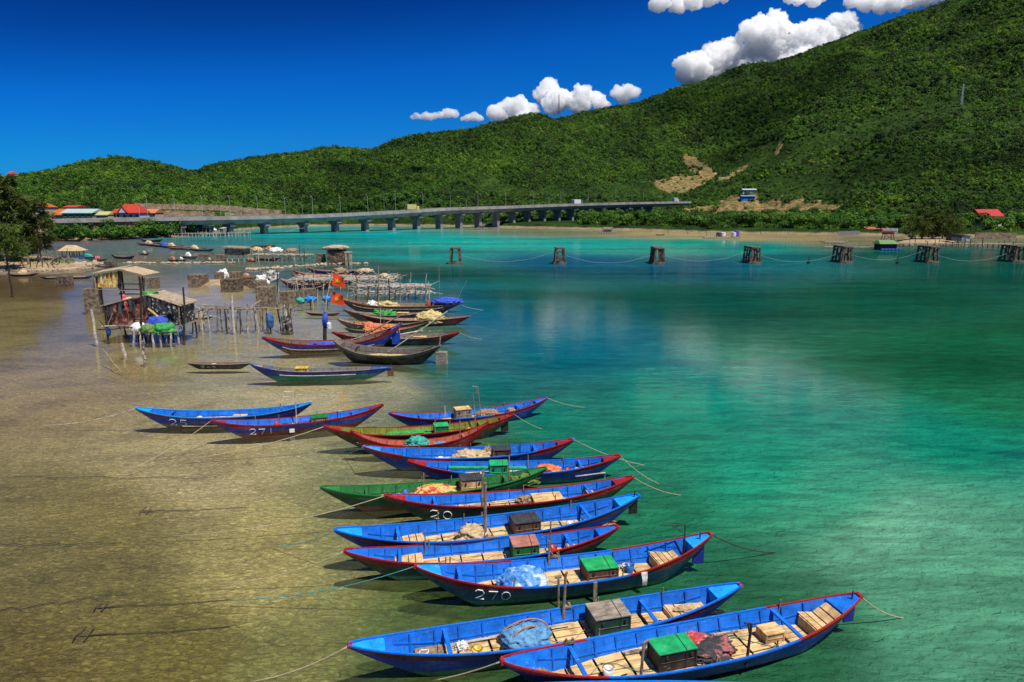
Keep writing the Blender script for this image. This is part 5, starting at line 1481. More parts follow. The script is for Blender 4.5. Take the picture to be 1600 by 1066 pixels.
# ------------------------------------------------------------------ banks of sand and stones
SANDM = mat('wet_sand', (.42, .31, .18), (.24, .17, .09), .6, .95, .3)
def bank(name, outline, h, label=None):
    pts_ = [P(*o) for o in outline]; c = sum(pts_, Vector()) / len(pts_)
    m = MB(); rings = (1.12, 1.0, .8, .5, .2); zz = (-.5, -.05, h * .6, h, h)
    nseg = 40; out = []
    for i in range(nseg):
        u = i / nseg * len(pts_); j = int(u); out.append(pts_[j].lerp(pts_[(j + 1) % len(pts_)], u - j) - c)
    for r_, z in zip(rings, zz):
        for q_ in out:
            k_ = r_ * (1 + .10 * noise.noise(q_ * .35 + Vector((7, 3, r_))))
            m.v.append((q_.x * k_, q_.y * k_, z + .08 * noise.noise(q_ * .5)))
    for a in range(4):
        for i in range(nseg): m.face((a * nseg + i, a * nseg + (i + 1) % nseg, (a + 1) * nseg + (i + 1) % nseg, (a + 1) * nseg + i))
    m.face([4 * nseg + i for i in range(nseg)])
    o = m.build(name, SANDM, None, True, c); return tag(o, kind='structure')
bank('sand_spit', [(-120, 424), (-60, 400), (40, 400), (118, 405), (146, 414), (120, 421), (60, 424)], .75)
bank('sand_bank', [(300, 440), (330, 436), (375, 437), (400, 442), (380, 447), (320, 446)], .22)
bank('sand_bank', [(1400, 381), (1412, 372), (1460, 371), (1498, 374), (1490, 380), (1440, 382)], .7)
STONE = mat('pale_stone', (.50, .40, .29), (.24, .18, .12), 1.5, .9, .5)
def stones(label, pts_, n, spread, size, name='rubble'):
    b = MB(); a = [P(*p_) for p_ in pts_]; c = a[0].copy()
    for i in range(n):
        u = R() * (len(a) - 1); j = int(u); p = a[j].lerp(a[j + 1], u - j) - c + Vector((random.gauss(0, spread), random.gauss(0, spread), 0))
        s = size * U(.4, 1.2); b.blob((p.x, p.y, s * .1 + U(0, size * .7 if spread > 1 else .1)), (s, s * U(.7, 1.1), s * .7), 1, .45, 1.2, U(0, 99))
    tag(b.build(name, STONE, None, False, c), label, 'stones', kind='stuff')
stones('pale stones heaped at the end of the left sand spit', [(100, 414), (142, 414)], 130, 1.5, .5)
stones('line of pale stones edging the left sand spit', [(-30, 422), (60, 423), (140, 420)], 90, .8, .32)
stones('low line of stones crossing the shallow water', [(200, 411), (280, 412), (365, 411)], 110, .45, .35)
stones('low line of stones below the rock ruin', [(385, 422), (440, 419), (500, 414), (570, 412)], 110, .8, .4)
gm_ = MB()
for i in range(900):
    p = P(U(20, 118), U(408, 416)); p.z = .6; h = U(.2, .7); d = Vector((random.gauss(0, .3), random.gauss(0, .3), 1)) * h; s = Vector((U(-1, 1), U(-1, 1), 0)).normalized() * .08
    gm_.poly([p - s, p + s, p + d])
tag(gm_.build('grass', mat('bank_grass', (.06, .17, .015), (.03, .09, .01), 2, .8, 0)), 'low green grass on the left sand spit', 'grass', kind='stuff')
# ------------------------------------------------------------------ rough concrete blocks standing in the shallows
ROUGH = mat('barnacled_concrete', (.29, .22, .15), (.09, .065, .045), 3.2, .95, .9, bd=.1, lo=.42, hi=.62)
ROUGHD = mat('dark_barnacles', (.24, .17, .11), (.03, .022, .018), 4, .95, .9, bd=.1, lo=.42, hi=.62)
def block(px, py, wpx, hpx, label, m=None, dep=None, name='concrete_block', rz=.25):
    p = P(px, py); k = p.y / F / math.cos(TH); w, h = wpx * k, hpx * k; d = dep or w * .8; w *= .84
    b = MB(); n = 8
    def q_(x, y, z):
        v = Vector((x, y, z)); o = noise.noise(v * 1.1 + p) * .09 * w * .35; return (x * (1 + o), y * (1 + o), z + o * .3)
    lay = [(-.5 if i == 0 else h * i / n) for i in range(n + 1)]
    per = []
    for i in range(24):
        a = i / 24 * 4; s_ = int(a); f = a - s_; c4 = [(-w / 2, -d / 2), (w / 2, -d / 2), (w / 2, d / 2), (-w / 2, d / 2)]
        x0, y0 = c4[s_]; x1, y1 = c4[(s_ + 1) % 4]; per.append((lerp(x0, x1, f), lerp(y0, y1, f)))
    for z in lay:
        for (x, y) in per: b.v.append(q_(x, y, z))
    for a in range(n):
        for i in range(24): b.face((a * 24 + i, a * 24 + (i + 1) % 24, (a + 1) * 24 + (i + 1) % 24, (a + 1) * 24 + i))
    b.face([n * 24 + i for i in range(24)])
    th = b.build(name, m or ROUGH, None, False, p, rz)
    return tag(th, label, 'block', 'rough blocks standing in the shallows'), p, w, h, d
block(148, 485, 25, 34, 'tall square concrete block under the back hut')
block(417, 475, 30, 27, 'large square concrete block right of the long hut landing', rz=.15)
block(311, 444, 28, 15, 'squat barnacled block on the small sand bank', rz=.1)
block(363, 451, 30, 15, 'dark barnacled block just in front of the sand bank', ROUGHD, rz=.05)
block(240, 446, 16, 12, 'lone grey block in the shallows right of the back hut', rz=.05)
block(345, 437, 17, 12, 'block with a white sheet hanging over it', rz=.1); block(370, 438, 20, 13, 'block right of the sheet covered one', rz=.1)
block(389, 445, 24, 12, 'dark low block with pink load on top', ROUGHD); block(408, 452, 20, 14, 'block under the long white sheet')
block(102, 443, 20, 11, 'dark block at the water below the stone spit', ROUGHD, rz=0); block(173, 417, 16, 8, 'dark slab beside the brown boat at the stone heap', ROUGHD, rz=0)
block(319, 402, 18, 5, 'low brown block left of the far stilt shed', rz=0); block(345, 404, 17, 6, 'low tan block touching the far stilt shed', rz=0)
block(222, 444, 9, 9, 'small dark block beside the lone grey block', ROUGHD)
block(452, 468, 30, 13, 'long low stone block by the blue cloths', rz=.1, dep=1.5); block(482, 466, 26, 15, 'tan stone block behind the blue cloths', rz=.1, dep=1.5)
ru = block(527, 412, 31, 20, 'dark ruined bunker of stone with a pale slab on top', ROUGHD, name='stone_ruin', rz=.1)[0]
b = MB(); b.blob((0, 0, 3.3), (2.7, 2.2, .55), 3, .25, 1.0, 3); b.build('roof_slab', STONE, ru)
block(502, 411, 14, 14, 'small stone block left of the ruined bunker', rz=0)
rp = thing('stone_pillar', P(545, 414), 'pair of pale stone pillars right of the ruined bunker', 'pillar')
for s_ in (-1, 1):
    b = MB(); b.box((s_ * .42, 0, 1.2), (.5, .9, 2.5)); b.build('shaft', STONE, rp, bevel=.06)
b = MB(); b.box((0, 0, 2.55), (1.5, 1.0, .35)); b.build('lintel', STONE, rp, bevel=.06)
def drape(px, py, hpx, w, label, m, seed, z=0):
    p = P(px, py); k = p.y / F
    b = MB(); b.blob((0, 0, hpx * k * .5), (w, w * .6, hpx * k * .55), 3, .45, 1.8, seed, flat=-hpx * k * .4)
    return tag(b.build('draped_sheet', m, None, True, p), label, 'sheet')
drape(350, 437, 15, .9, 'white sheet over a block by the sand bank', T_WHITE, 3); drape(409, 449, 18, 1.0, 'long white sheet hanging down to the water', T_WHITE, 8)
drape(424, 441, 17, 1.3, 'grey white tarpaulin heap left of the rickety landing', cloth_mat('grey_sheet', [(.4, (.08, .07, .06)), (.6, (.5, .48, .44))], 2), 14)
drape(385, 437, 9, .6, 'pink bundle on the dark low block', cloth_mat('pink_cloth', [(.4, (.4, .14, .10)), (.6, (.6, .28, .2))], 3), 5)

p, r_ = btop(-70), btop(225); q_ = Vector((0, 0, 0)); b = MB(); d = r_ - p; n = 26
for i in range(n):
    a = d * (i / n) + bn * 1.8; c = d * ((i + 1) / n) + bn * 1.8
    for z in (-2.2, -3.6, -5.0): b.beam(a + Vector((0, U(-.3, .3) + z * .12, z)), c + Vector((0, U(-.3, .3) + z * .12, z)), 1.4 + U(0, .4), 1.5)
tag(b.build('embankment_wall', STONEW, None, False, p), 'tan stone embankment under the left end of the bridge', 'wall')
# ------------------------------------------------------------------ landings on poles
def landing(p0, p1, zd, width, n, label, over=(.2, .9), r=.07, m=None, deckm=None, group=None, rows=2, decklayers=1, name='pole_landing', clutter=0):
    p0, p1 = Vector(p0), Vector(p1); d = p1 - p0; L = d.length; d.normalize(); s = Vector((-d.y, d.x, 0))
    if s.y < 0: s = -s
    th = thing(name, p0, label, 'landing', group)
    for i in range(n):
        for k in range(rows):
            b = MB(); x = L * i / (n - 1) + U(-.25, .25); y = width * k / max(1, rows - 1)
            a = d * x + s * y + Vector((U(-.15, .15), 0, -.8))
            t = d * (x + U(-.3, .3)) + s * y + Vector((0, 0, zd + (U(*over) if R() < .45 else .05)))
            b.stick(a, t, r * U(.7, 1.25), .02); b.build('pole', random.choice((POLE, GREYWOOD, DARKPOLE, PALEPOLE)) if m is None else m, th)
    b = MB()
    for l in range(decklayers):
        z = zd - l * .9
        nk = int(3 + width * 1.15)
        for k in range(nk):
            y = width * (k + .5) / nk; x = U(0, 1)
            while x < L:
                ln = U(2.5, 5)
                b.stick(d * (x - .2) + s * (y + U(-.1, .1)) + Vector((0, 0, z + U(-.04, .06))), d * min(L + .5, x + ln) + s * (y + U(-.1, .1)) + Vector((0, 0, z + U(-.04, .06))), .055, .01); x += ln * .9
        for i in range(n):
            x = L * i / (n - 1); b.stick(d * x - s * .3 + Vector((0, 0, z - .08)), d * x + s * (width + .3) + Vector((0, 0, z - .08)), .05, .02)
    b.build('deck_poles', deckm or GREYWOOD, th)
    if clutter:
        b = MB()
        for i in range(clutter):
            x = U(0, L); a = d * x + s * U(0, width) + Vector((0, 0, zd + U(-.8, .3))); c = a + d * U(-2.2, 2.2) + Vector((0, U(-.5, .5), U(-.9, .9))); b.stick(a, c, .045, .05)
        b.build('pole_tangle', random.choice((GREYWOOD, PALEPOLE)), th)
    return th
D0 = P(375, 516).y
zj = W(375, 484, D0).z
hl = landing(P(303, 516), P(452, 515), zj, 1.3, 13, 'long pole landing leading right from the patched hut', (.2, .7), .08, deckm=POLE, clutter=8)
b = MB(); b.stick((0, 0, -.6), W(362, 459, D0) - P(366, 517), .13, .01, 7); tag(b.build('tall_post', PALEPOLE, None, False, P(366, 517)), 'tall pale post leaning against the hut landing', 'post')
b = MB(); q0 = P(449, 517)
for k in range(4): b.stick((U(-.4, .5), U(-.3, .3), -.5), (U(-.3, .2), U(-.2, .2), 1.2 + k * .5), .22, .05, 7)
tag(b.build('tree_stump_post', cloth_mat('black_white_trunk', [(.5, (.03, .025, .02)), (.62, (.4, .36, .3))], 3), None, True, q0), 'thick dark gnarled trunk post at the end of the hut landing', 'post')
b = MB(); b.blob((0, 0, 0), (.38, .38, .85), 3, .12, 1.5, 2); tag(b.build('blue_net_bag', T_BLUEWHITE if False else cloth_mat('blue_bag', [(.4, (.015, .06, .2)), (.6, (.05, .16, .4))], 4), None, True, P(421, 517) + Vector((0, .3, .95))), 'blue net bag hanging under the hut landing', 'bag')
b = MB(); b.stick(P(294, 497, 1.2), P(333, 480, 2.6), .06); tag(b.build('loose_pole', PALEPOLE), 'pale pole slanting up from hut to landing', 'pole')

# patched hut
Dh = P(225, 531).y
def Hp(x, y, dd=0.0): return W(x, y, Dh + dd)
hut = thing('stilt_hut', P(225, 531), 'patched stilt hut with low plank roof over the brown shallows', 'hut')
h0 = Vector(hut.location)
def hb(name, mb, m, smooth=False): return mb.build(name, m, hut, smooth)
zf = Hp(225, 508).z; xl, xr = Hp(166, 500).x, Hp(282, 500).x; ze = Hp(165, 476).z; xr_ridge = Hp(229, 460).x; zr = Hp(229, 460).z
dpt = 2.9
def hv(x, y, z): return Vector((x, Dh + y, z)) - h0
ROOFW = wood('roof_boards', (.46, .36, .25), (.22, .16, .11), 9, 1.2)
for (xa, za, xb, zb_, nm) in ((xl - .35, ze - .1, xr_ridge, zr, 'l'), (xr_ridge, zr, xr + .25, ze - .1, 'r')):
    b = MB(); n = 9
    for i in range(n):
        y0, y1 = -.12 + (dpt + .5) * i / n, -.12 + (dpt + .5) * (i + 1) / n - .03
        j = U(-.06, .06)
        lo_, hi_ = hv(xa + j, y0, za), hv(xb, y0, zb_)
        q_ = [hv(xa + j, y0, za), hv(xb, y0, zb_), hv(xb, y1, zb_), hv(xa + j, y1, za)]
        o = len(b.v); b.v += [tuple(v + Vector((0, 0, -.06))) for v in q_] + [tuple(v + Vector((0, 0, U(0, .03)))) for v in q_]
        for f in ((0, 3, 2, 1), (4, 5, 6, 7), (0, 1, 5, 4), (1, 2, 6, 5), (2, 3, 7, 6), (3, 0, 4, 7)): b.face([o + i_ for i_ in f])
    hb('roof', b, ROOFW)
xm = Hp(232, 490).x
def wallstrip(name, x0, x1, y, m, n=14, amp=.10, ztop=None, zb=None):
    b = MB()
    for i in range(n + 1):
        x = lerp(x0, x1, i / n); zt = (lerp(ze, zr, max(0, min(1, (x - xl) / (xr_ridge - xl)))) if x < xr_ridge else lerp(zr, ze, (x - xr_ridge) / (xr - xr_ridge))) - .12 if ztop is None else ztop
        for k in range(6):
            z = lerp(zb if zb is not None else zf, zt, k / 5); b.v.append(tuple(hv(x, y + amp * noise.noise(Vector((x * 2.1, z * 1.3, y))), z)))
    for i in range(n):
        for k in range(5): b.face((i * 6 + k, (i + 1) * 6 + k, (i + 1) * 6 + k + 1, i * 6 + k + 1))
    return hb(name, b, m, True)
W_RED = cloth_mat('maroon_patchwork', [(.36, (.05, .025, .02)), (.48, (.24, .035, .025)), (.60, (.38, .22, .14))], 2.6)
W_BLK = cloth_mat('black_spotted_plastic', [(.46, (.014, .014, .016)), (.56, (.05, .05, .055)), (.62, (.5, .5, .49))], 3.6)
wallstrip('cloth_wall', xl, xm, .12, W_RED); wallstrip('plastic_wall', xm, xr, .0, W_BLK, amp=.3); wallstrip('rear_wall', xl, xr, dpt, W_BLK)
for (x, lab, m) in ((xl, 'side_wall', W_RED), (xr, 'side_wall', W_BLK)):
    b = MB(); b.poly([hv(x, .3, zf), hv(x, dpt, zf), hv(x, dpt, ze - .1), hv(x, .3, ze - .1)]); hb(lab, b, m)
b = MB()
for i in range(12): b.beam(hv(xl - .2, -.1 + dpt * i / 11, zf - .05), hv(xr + .3, -.1 + dpt * i / 11, zf - .05), .12, .07)
hb('floor', b, GREYWOOD)
b = MB()
for i in range(7):
    x = lerp(Hp(214, 500).x, Hp(229, 500).x, i / 6); b.beam(hv(x, .2, zf), hv(x, .2, zf + .95 - .05 * i), .09, .03)
hb('plank_gate', b, GREYWOOD)
for i, (px, w_, h_, m_) in enumerate(((172, .5, .9, T_BLACK), (180, .45, .7, W_RED), (189, .5, 1.0, cloth_mat('dark_teal_cloth', [(.4, (.02, .05, .05)), (.6, (.05, .12, .11))], 4)), (199, .4, .8, T_RED), (208, .5, 1.1, T_BLACK), (232, .55, 1.0, T_BLACK), (245, .6, 1.1, W_BLK), (256, .45, .8, T_BLACK), (266, .5, 1.0, W_BLK))):
    b = MB(); x0 = Hp(px, 480).x; zt = lerp(ze, zr, max(0, 1 - abs(x0 - xr_ridge) / (xr - xl) * 1.9)) - .2
    for a in range(5):
        for k in range(5): b.v.append(tuple(hv(x0 + w_ * a / 4 - w_ / 2 + .05 * math.sin(k * 2 + i), -.12 + .09 * math.sin(a * 2.2 + i), zt - h_ * k / 4 - .1 * math.sin(a + i))))
    for a in range(4):
        for k in range(4): b.face((a * 5 + k, a * 5 + 5 + k, a * 5 + 6 + k, a * 5 + 1 + k))
    hb('hanging_cloth', b, m_, True)
for i in range(9):
    b = MB(); x0 = U(xl - .4, xr + .3); z0_ = U(zf - .6, zf + .6); b.stick(hv(x0, U(-.6, -.2), z0_), hv(x0 + U(-2.2, 2.2), U(-.5, .1), z0_ + U(-.5, 1.2)), .045, .03); hb('loose_pole', b, random.choice((POLE, GREYWOOD, PALEPOLE)))
for zz_ in (.5, 1.05):
    b = MB(); b.stick(hv(xl, .2, zf + zz_), hv(xm, .2, zf + zz_ + .05), .04); hb('wall_rail', b, GREYWOOD)
for px, yt in ((166, 478), (184, 508), (205, 508), (225, 508), (243, 508), (262, 508), (281, 476)):
    for dd in (0, dpt):
        b = MB(); x = Hp(px, 500).x; b.stick(hv(x, dd, -.9), hv(x + U(-.1, .1), dd, Hp(px, yt).z), .09, .02); hb('stilt', b, DARKPOLE if R() < .6 else POLE)
for px in (168, 222, 281):
    b = MB(); x = Hp(px, 500).x; b.blob(hv(x, -.05, .75), (.2, .2, .42), 2, .15, 1, px); hb('blue_wrap', b, mat('blue_plastic', (.01, .13, .42), (.006, .06, .25), 6, .5, .3), True)
zp = Hp(250, 520, -1.6).z; xa, xb = Hp(220, 520).x, Hp(280, 520).x
plat = landing((xa, Dh - 1.7, 0), (xb, Dh - 1.7, 0), zp, 1.5, 5, 'small low pole platform in front of the patched hut', (.1, .3), .08, PALEPOLE)
def heap(p, rad, m, label, seed, name, cat, amp=.28, fr=2.4):
    b = MB(); b.blob((0, 0, rad[2] * .3), rad, 3, amp, fr, seed, flat=-rad[2] * .3); return tag(b.build(name, m, None, True, p), label, cat, 'net and sack heaps on the hut platform')
pz_ = zp + .06
heap((Hp(228, 516).x, Dh - 1.2, pz_), (.75, .5, .62), T_WHITE, 'white sack at the left of the hut platform', 3, 'sack', 'sack', .15, 1.2)
heap((Hp(252, 512).x, Dh - .5, pz_ + .25), (.95, .5, .8), T_BLUE, 'deep blue net heap at the back of the hut platform', 5, 'net_heap', 'fishing net')
heap((Hp(245, 516).x, Dh - 1.5, pz_), (.68, .5, .55), cloth_mat('olive_green_net', [(.3, (.05, .14, .03)), (.6, (.16, .28, .07))], 8), 'dull green net heap in the middle of the hut platform', 7, 'net_heap', 'fishing net')
heap((Hp(269, 514).x, Dh - 1.4, pz_), (1.0, .55, .62), T_GREEN, 'bright green net heap at the right of the hut platform', 9, 'net_heap', 'fishing net')
def onroof(px, py, rad, m, label, name, cat, seed):
    p = Hp(px, py, 1.2); b = MB(); b.blob((0, 0, 0), rad, 3, .35, 2.2, seed); return tag(b.build(name, m, None, True, p), label, cat)
onroof(234, 458, (.7, .5, .2), T_GREEN, 'green net scrap on the hut roof ridge', 'net_scrap', 'fishing net', 2)
onroof(242, 464, (.45, .4, .35), T_GREEN, 'green cloth hanging at the ridge over the front of the hut', 'green_cloth', 'cloth', 4)
onroof(203, 474, (.7, .35, .5), T_YELLOW, 'yellow bundle drooping over the left front edge of the hut roof', 'yellow_bundle', 'bundle', 6)
onroof(195, 471, (.18, .3, .65), T_RED, 'red cloth hung at the left front edge of the hut roof', 'red_cloth', 'cloth', 8)
onroof(214, 478, (.5, .3, .25), T_RED, 'red and yellow rag under the hut eave', 'rag', 'cloth', 12)
for i, (px, py) in enumerate(((248, 461), (256, 463), (264, 467), (272, 468), (280, 471))):
    b = MB(); b.blob((0, 0, 0), (.28, .25, .18), 1, .3, 1, i); tag(b.build('stone', STONE, None, False, Hp(px, py, 1.5)), 'pale stone weighing down the right hand slope of the hut roof', 'stone', 'stones on the hut roof')
b = MB(); b.stick(hv(Hp(233, 480).x, -.2, Hp(233, 482).z) + h0, hv(Hp(262, 501).x, -.5, Hp(262, 503).z) + h0, .1); tag(b.build('yellow_bamboo', mat('yellow_bamboo', (.6, .42, .1), (.4, .25, .06), 3)), 'yellow bamboo poles leaning against the black hut wall', 'pole')
for (px, ya, yb_, lb, m) in ((222, 448, 536, 'dark mast pole standing in front of the patched hut', DARKPOLE), (287, 449, 500, 'dark crooked pole at the right corner of the hut', DARKPOLE)):
    p = P(px, yb_ if yb_ > 510 else 532); t = W(px - 1, ya, p.y); b = MB(); b.stick((0, 0, -.5), t - p, .09, .015, 6); tag(b.build('mast_pole', m, None, False, p), lb, 'pole')
for (px, yb_, hh, lb, m) in ((152, 535, 3.0, 'white weathered stake left of the patched hut', PALEPOLE), (226, 566, 1.7, 'barnacled speckled stake in front of the patched hut', cloth_mat('speckled_stake', [(.45, (.1, .07, .05)), (.6, (.55, .48, .4))], 7)), (196, 555, 1.0, 'short leaning broken stake in front of the hut', PALEPOLE), (19, 460, 3.6, 'lone dark forked stake near the left edge', DARKPOLE)):
    p = P(px, yb_); b = MB(); b.stick((0, 0, -.6), (U(-.25, .1), 0, hh), .13, .03, 7); tag(b.build('stake', m, None, False, p), lb, 'stake')
b = MB(); b.stick(P(192, 584, -.2), P(160, 545, 1.1), .04); tag(b.build('sloping_stick', GREYWOOD), 'thin stick slanting out of the shallows below the hut', 'stick')
b = MB(); b.stick(P(152, 515, 1.3), P(220, 512, 1.4), .05); b.stick(P(155, 500, 2.2), P(168, 518, 1.2), .04); tag(b.build('pole_railing', DARKPOLE), 'thin dark rails tying the white stake to the hut', 'railing')

# back hut
Db = P(160, 486).y
def Bp(x, y, dd=0.0): return W(x, y, Db + dd)
bh = thing('stilt_hut', P(185, 470), 'small open stilt hut with tan sheet roof behind the patched hut', 'hut')
c0 = Vector(bh.location)
b = MB(); A, Bq, C = Bp(141, 427.5), Bp(187, 420), Bp(225, 430)
for (u, v) in ((A, Bq), (Bq, C)):
    d3 = Vector((0, 3.6, 0)) if u is Bq else Vector((0, 2.8, .2))
    q_ = [u - c0, v - c0, v + d3 - c0, u + d3 - c0]; o = len(b.v); b.v += [tuple(k - Vector((0, 0, .07))) for k in q_] + [tuple(k) for k in q_]
    for f in ((0, 3, 2, 1), (4, 5, 6, 7), (0, 1, 5, 4), (1, 2, 6, 5), (2, 3, 7, 6), (3, 0, 4, 7)): b.face([o + i_ for i_ in f])
b.build('roof', wood('tan_roof_sheet', (.52, .40, .26), (.3, .22, .14), 2, 9), bh)
b = MB(); n = 16
for i in range(n + 1):
    for k in range(5):
        p = Bp(lerp(153, 184, i / n), lerp(449, lerp(429, 424, i / n), k / 4), .25 + .12 * math.sin(i * 1.9)); b.v.append(tuple(p - c0))
for i in range(n):
    for k in range(4): b.face((i * 5 + k, i * 5 + 5 + k, i * 5 + 6 + k, i * 5 + 1 + k))
b.build('net_curtain', cloth_mat('yellow_white_net', [(.38, (.35, .12, .02)), (.48, (.62, .42, .08)), (.6, (.7, .62, .4))], 2.2), bh, True)
b = MB(); b.poly([Bp(146, 450, .4) - c0, Bp(154, 450, .4) - c0, Bp(154, 430, .4) - c0, Bp(146, 434, .4) - c0]); b.build('side_curtain', W_RED, bh)
b = MB(); b.poly([Bp(184, 450, .6) - c0, Bp(190, 452, 1.5) - c0, Bp(190, 424, 1.5) - c0, Bp(184, 423, .6) - c0]); b.build('side_curtain', T_BLACK, bh)
for (px, yt, yb_, dd) in ((147, 430, 486, .2), (185, 424, 476, .4), (190, 424, 476, 2.4), (217, 432, 480, .2), (222, 432, 482, .3), (218, 434, 470, 3), (150, 434, 470, 2.6)):
    b = MB(); p = Bp(px, yt, dd); b.stick((p.x - c0.x, p.y - c0.y, -.8 - c0.z), p - c0, .11, .01); b.build('stilt', DARKPOLE if px > 180 else GREYWOOD, bh)
for y in (443, 452, 459):
    b = MB(); b.stick(Bp(186, y, .3) - c0, Bp(222, y + 1, .3) - c0, .07, .01); b.build('rail', DARKPOLE, bh)
b = MB()
for i in range(9): b.beam(Bp(148, 452, .1 + i * .3) - c0, Bp(216, 455, .1 + i * .3) - c0, .14, .06)
b.build('floor', GREYWOOD, bh)

# landings further off
PALEG = wood('silver_timber', (.55, .48, .40), (.24, .19, .15), 2, 9)
def zat(px, py, D): return W(px, py, D).z
Da = P(520, 455).y
landing(P(450, 456), P(608, 456), zat(520, 437, Da), 6.5, 12, 'rickety silvery pole landing behind the brown boats, left part', (.1, .8), .07, deckm=PALEG, group='rickety pole landing', clutter=110, rows=3)
Db2 = P(600, 470).y
landing(P(556, 470), P(668, 469), zat(600, 449, Db2), 3.4, 8, 'rickety pole landing right part, reaching over the deep water', (.2, 1.2), .08, deckm=PALEG, group='rickety pole landing', decklayers=2, clutter=64)
for (px, yb_, yt, lb) in ((591, 470, 415, 'tallest pole rising above the rickety landing'), (625, 471, 432, 'tall post near the outer end of the rickety landing'), (665, 470, 440, 'last post at the outer end of the rickety landing'), (474, 480, 430, 'pale tall pole left of the orange flags'), (433, 458, 422, 'dark pole beside the white sheet by the landing')):
    p = P(px, yb_); b = MB(); b.stick((0, 0, -.6), W(px, yt, p.y) - p, .08, .01, 6); tag(b.build('tall_pole', GREYWOOD if px != 433 else DARKPOLE, None, False, p), lb, 'pole')
Dc = P(420, 408).y
landing(P(388, 408), P(478, 409), zat(420, 398, Dc), 4, 12, 'far pole landing running right from the small stilt shed', (.4, 2.6), .09, deckm=PALEPOLE, clutter=90)
sh = thing('stilt_shed', P(368, 408), 'small dark stilt shed at the left end of the far landing', 'shed')
k_ = P(368, 408).y / F
b = MB(); b.box((0, 1.5, 14 * k_), (30 * k_, 3.5, 10 * k_)); b.build('wall', cloth_mat('dark_shed_cloth', [(.4, (.03, .025, .02)), (.62, (.3, .24, .16))], 1.4), sh)
b = MB(); b.box((0, 1.5, 20.5 * k_), (36 * k_, 4.5, .25), M=Matrix.Rotation(.06, 3, 'Y')); b.build('roof', GREYWOOD, sh)
for x in (-13, -5, 5, 13):
    b = MB(); b.stick((x * k_, 0, -.6), (x * k_, .1, 9.5 * k_), .10); b.build('stilt', PALEPOLE, sh)
sh = thing('stilt_shed', P(408, 400), 'flat dark roofed shelter on the far landing', 'shed'); k_ = P(408, 400).y / F
b = MB(); b.box((0, 2, 14 * k_), (30 * k_, 4, .4)); b.build('roof', DARKPOLE, sh)
for x in (-13, 0, 13):
    b = MB(); b.stick((x * k_, 0, -.6), (x * k_, .1, 14 * k_), .09); b.build('post', GREYWOOD, sh)
De = P(290, 371).y
landing(P(205, 371), P(388, 369), zat(290, 366, De), 6, 34, 'long pale pole landing along the far left bank by the bridge', (.2, 2.2), .13, PALEPOLE, GREYWOOD, clutter=90)
for (px, w, yb_, h, c, lb) in ((272, 36, 365, 9, (.10, .08, .07), 'long dark roofed shack on the far left landing'), (258, 12, 365, 8, (.5, .12, .06), 'shack with red cloth beside the long dark shack'), (303, 10, 362, 7, (.02, .2, .4), 'shack with blue cover on the far left landing'), (320, 14, 361, 8, (.03, .08, .16), 'dark blue topped shack at the right of the far landing'), (344, 6, 361, 6, (.55, .5, .48), 'little white shack near the end of the far landing')):
    p = P(px, 369); p.z = 1.6; k_ = p.y / F; th = thing('shack', p + Vector((0, 2, 0)), lb, 'shack'); hh = h * k_
    b = MB(); b.box((0, 1.5, hh * .45), (w * k_ * .92, 3, hh * .9)); b.build('wall', wallp(tuple(v * .6 for v in c)), th)
    b = MB(); b.box((0, 1.4, hh * .95), (w * k_, 4, .22), M=Matrix.Rotation(.08, 3, 'X')); b.build('roof', mat('shack_roof_' + cname(c), c, None, 1, .8), th)
    for x in (-.4, 0, .4):
        b = MB(); b.stick((w * k_ * x, -.2, 0), (w * k_ * x, -.2, hh * .9), .08); b.build('post', PALEPOLE, th)
# stall on the spit and its fence
st = thing('roofed_stall', P(110, 408, .5), 'small stall with tan gable roof and pale blue counter on the spit', 'stall'); k_ = P(110, 408).y / F
for x in (-11, -4, 4, 11):
    for y in (0, 2.4):
        b = MB(); b.box((x * k_, y, 7.5 * k_), (.14, .14, 15 * k_)); b.build('post', GREYWOOD, st)
b = MB(); b.box((0, .1, 4 * k_), (24 * k_, .15, 8 * k_)); b.box((11 * k_, 1.2, 4 * k_), (.15, 2.4, 8 * k_)); b.build('counter', wallp((.32, .38, .55)), st)
b = MB(); w = 16 * k_; A = [(-w, -.5, 15 * k_), (w, -.5, 15 * k_), (w, 3, 15 * k_), (-w, 3, 15 * k_)]; r1, r2 = (-w * .55, 1.2, 23 * k_), (w * .35, 1.2, 23 * k_)
for f in ((A[0], A[1], r2, r1), (A[2], A[3], r1, r2), (A[1], A[2], r2), (A[3], A[0], r1)): b.poly(f)
b.build('roof', mat('tan_thatch', (.55, .42, .24), (.36, .26, .14), 2, .9, .5), st)
for i, px in enumerate((22, 36, 45, 62, 67, 84, 91, 108, 10)):
    p = P(px, 411 + (i % 3) * 2, .4); b = MB(); h = U(1.3, 2.3); b.tube([(0, 0, -.4), (0, 0, h)], [.26, .22], 7); b.tube([(0, 0, h), (U(-.2, .2), 0, h + 1.1)], .07, 5)
    tag(b.build('stump_post', POLE, None, False, p), 'short thick weathered post in the row on the left spit', 'post', 'posts on the left spit')
b = MB()
for i in range(16): b.stick(P(lerp(-20, 95, i / 16), 405, U(.8, 2)), P(lerp(-20, 95, i / 16) + U(4, 14), 405, U(.8, 2)), .12)
for i in range(12): b.stick(P(lerp(-20, 95, i / 12), 405, .3), P(lerp(-20, 95, i / 12), 405, 2), .1)
tag(b.build('broken_fence', DARKPOLE), 'broken dark wooden fence under the casuarinas on the spit', 'fence')
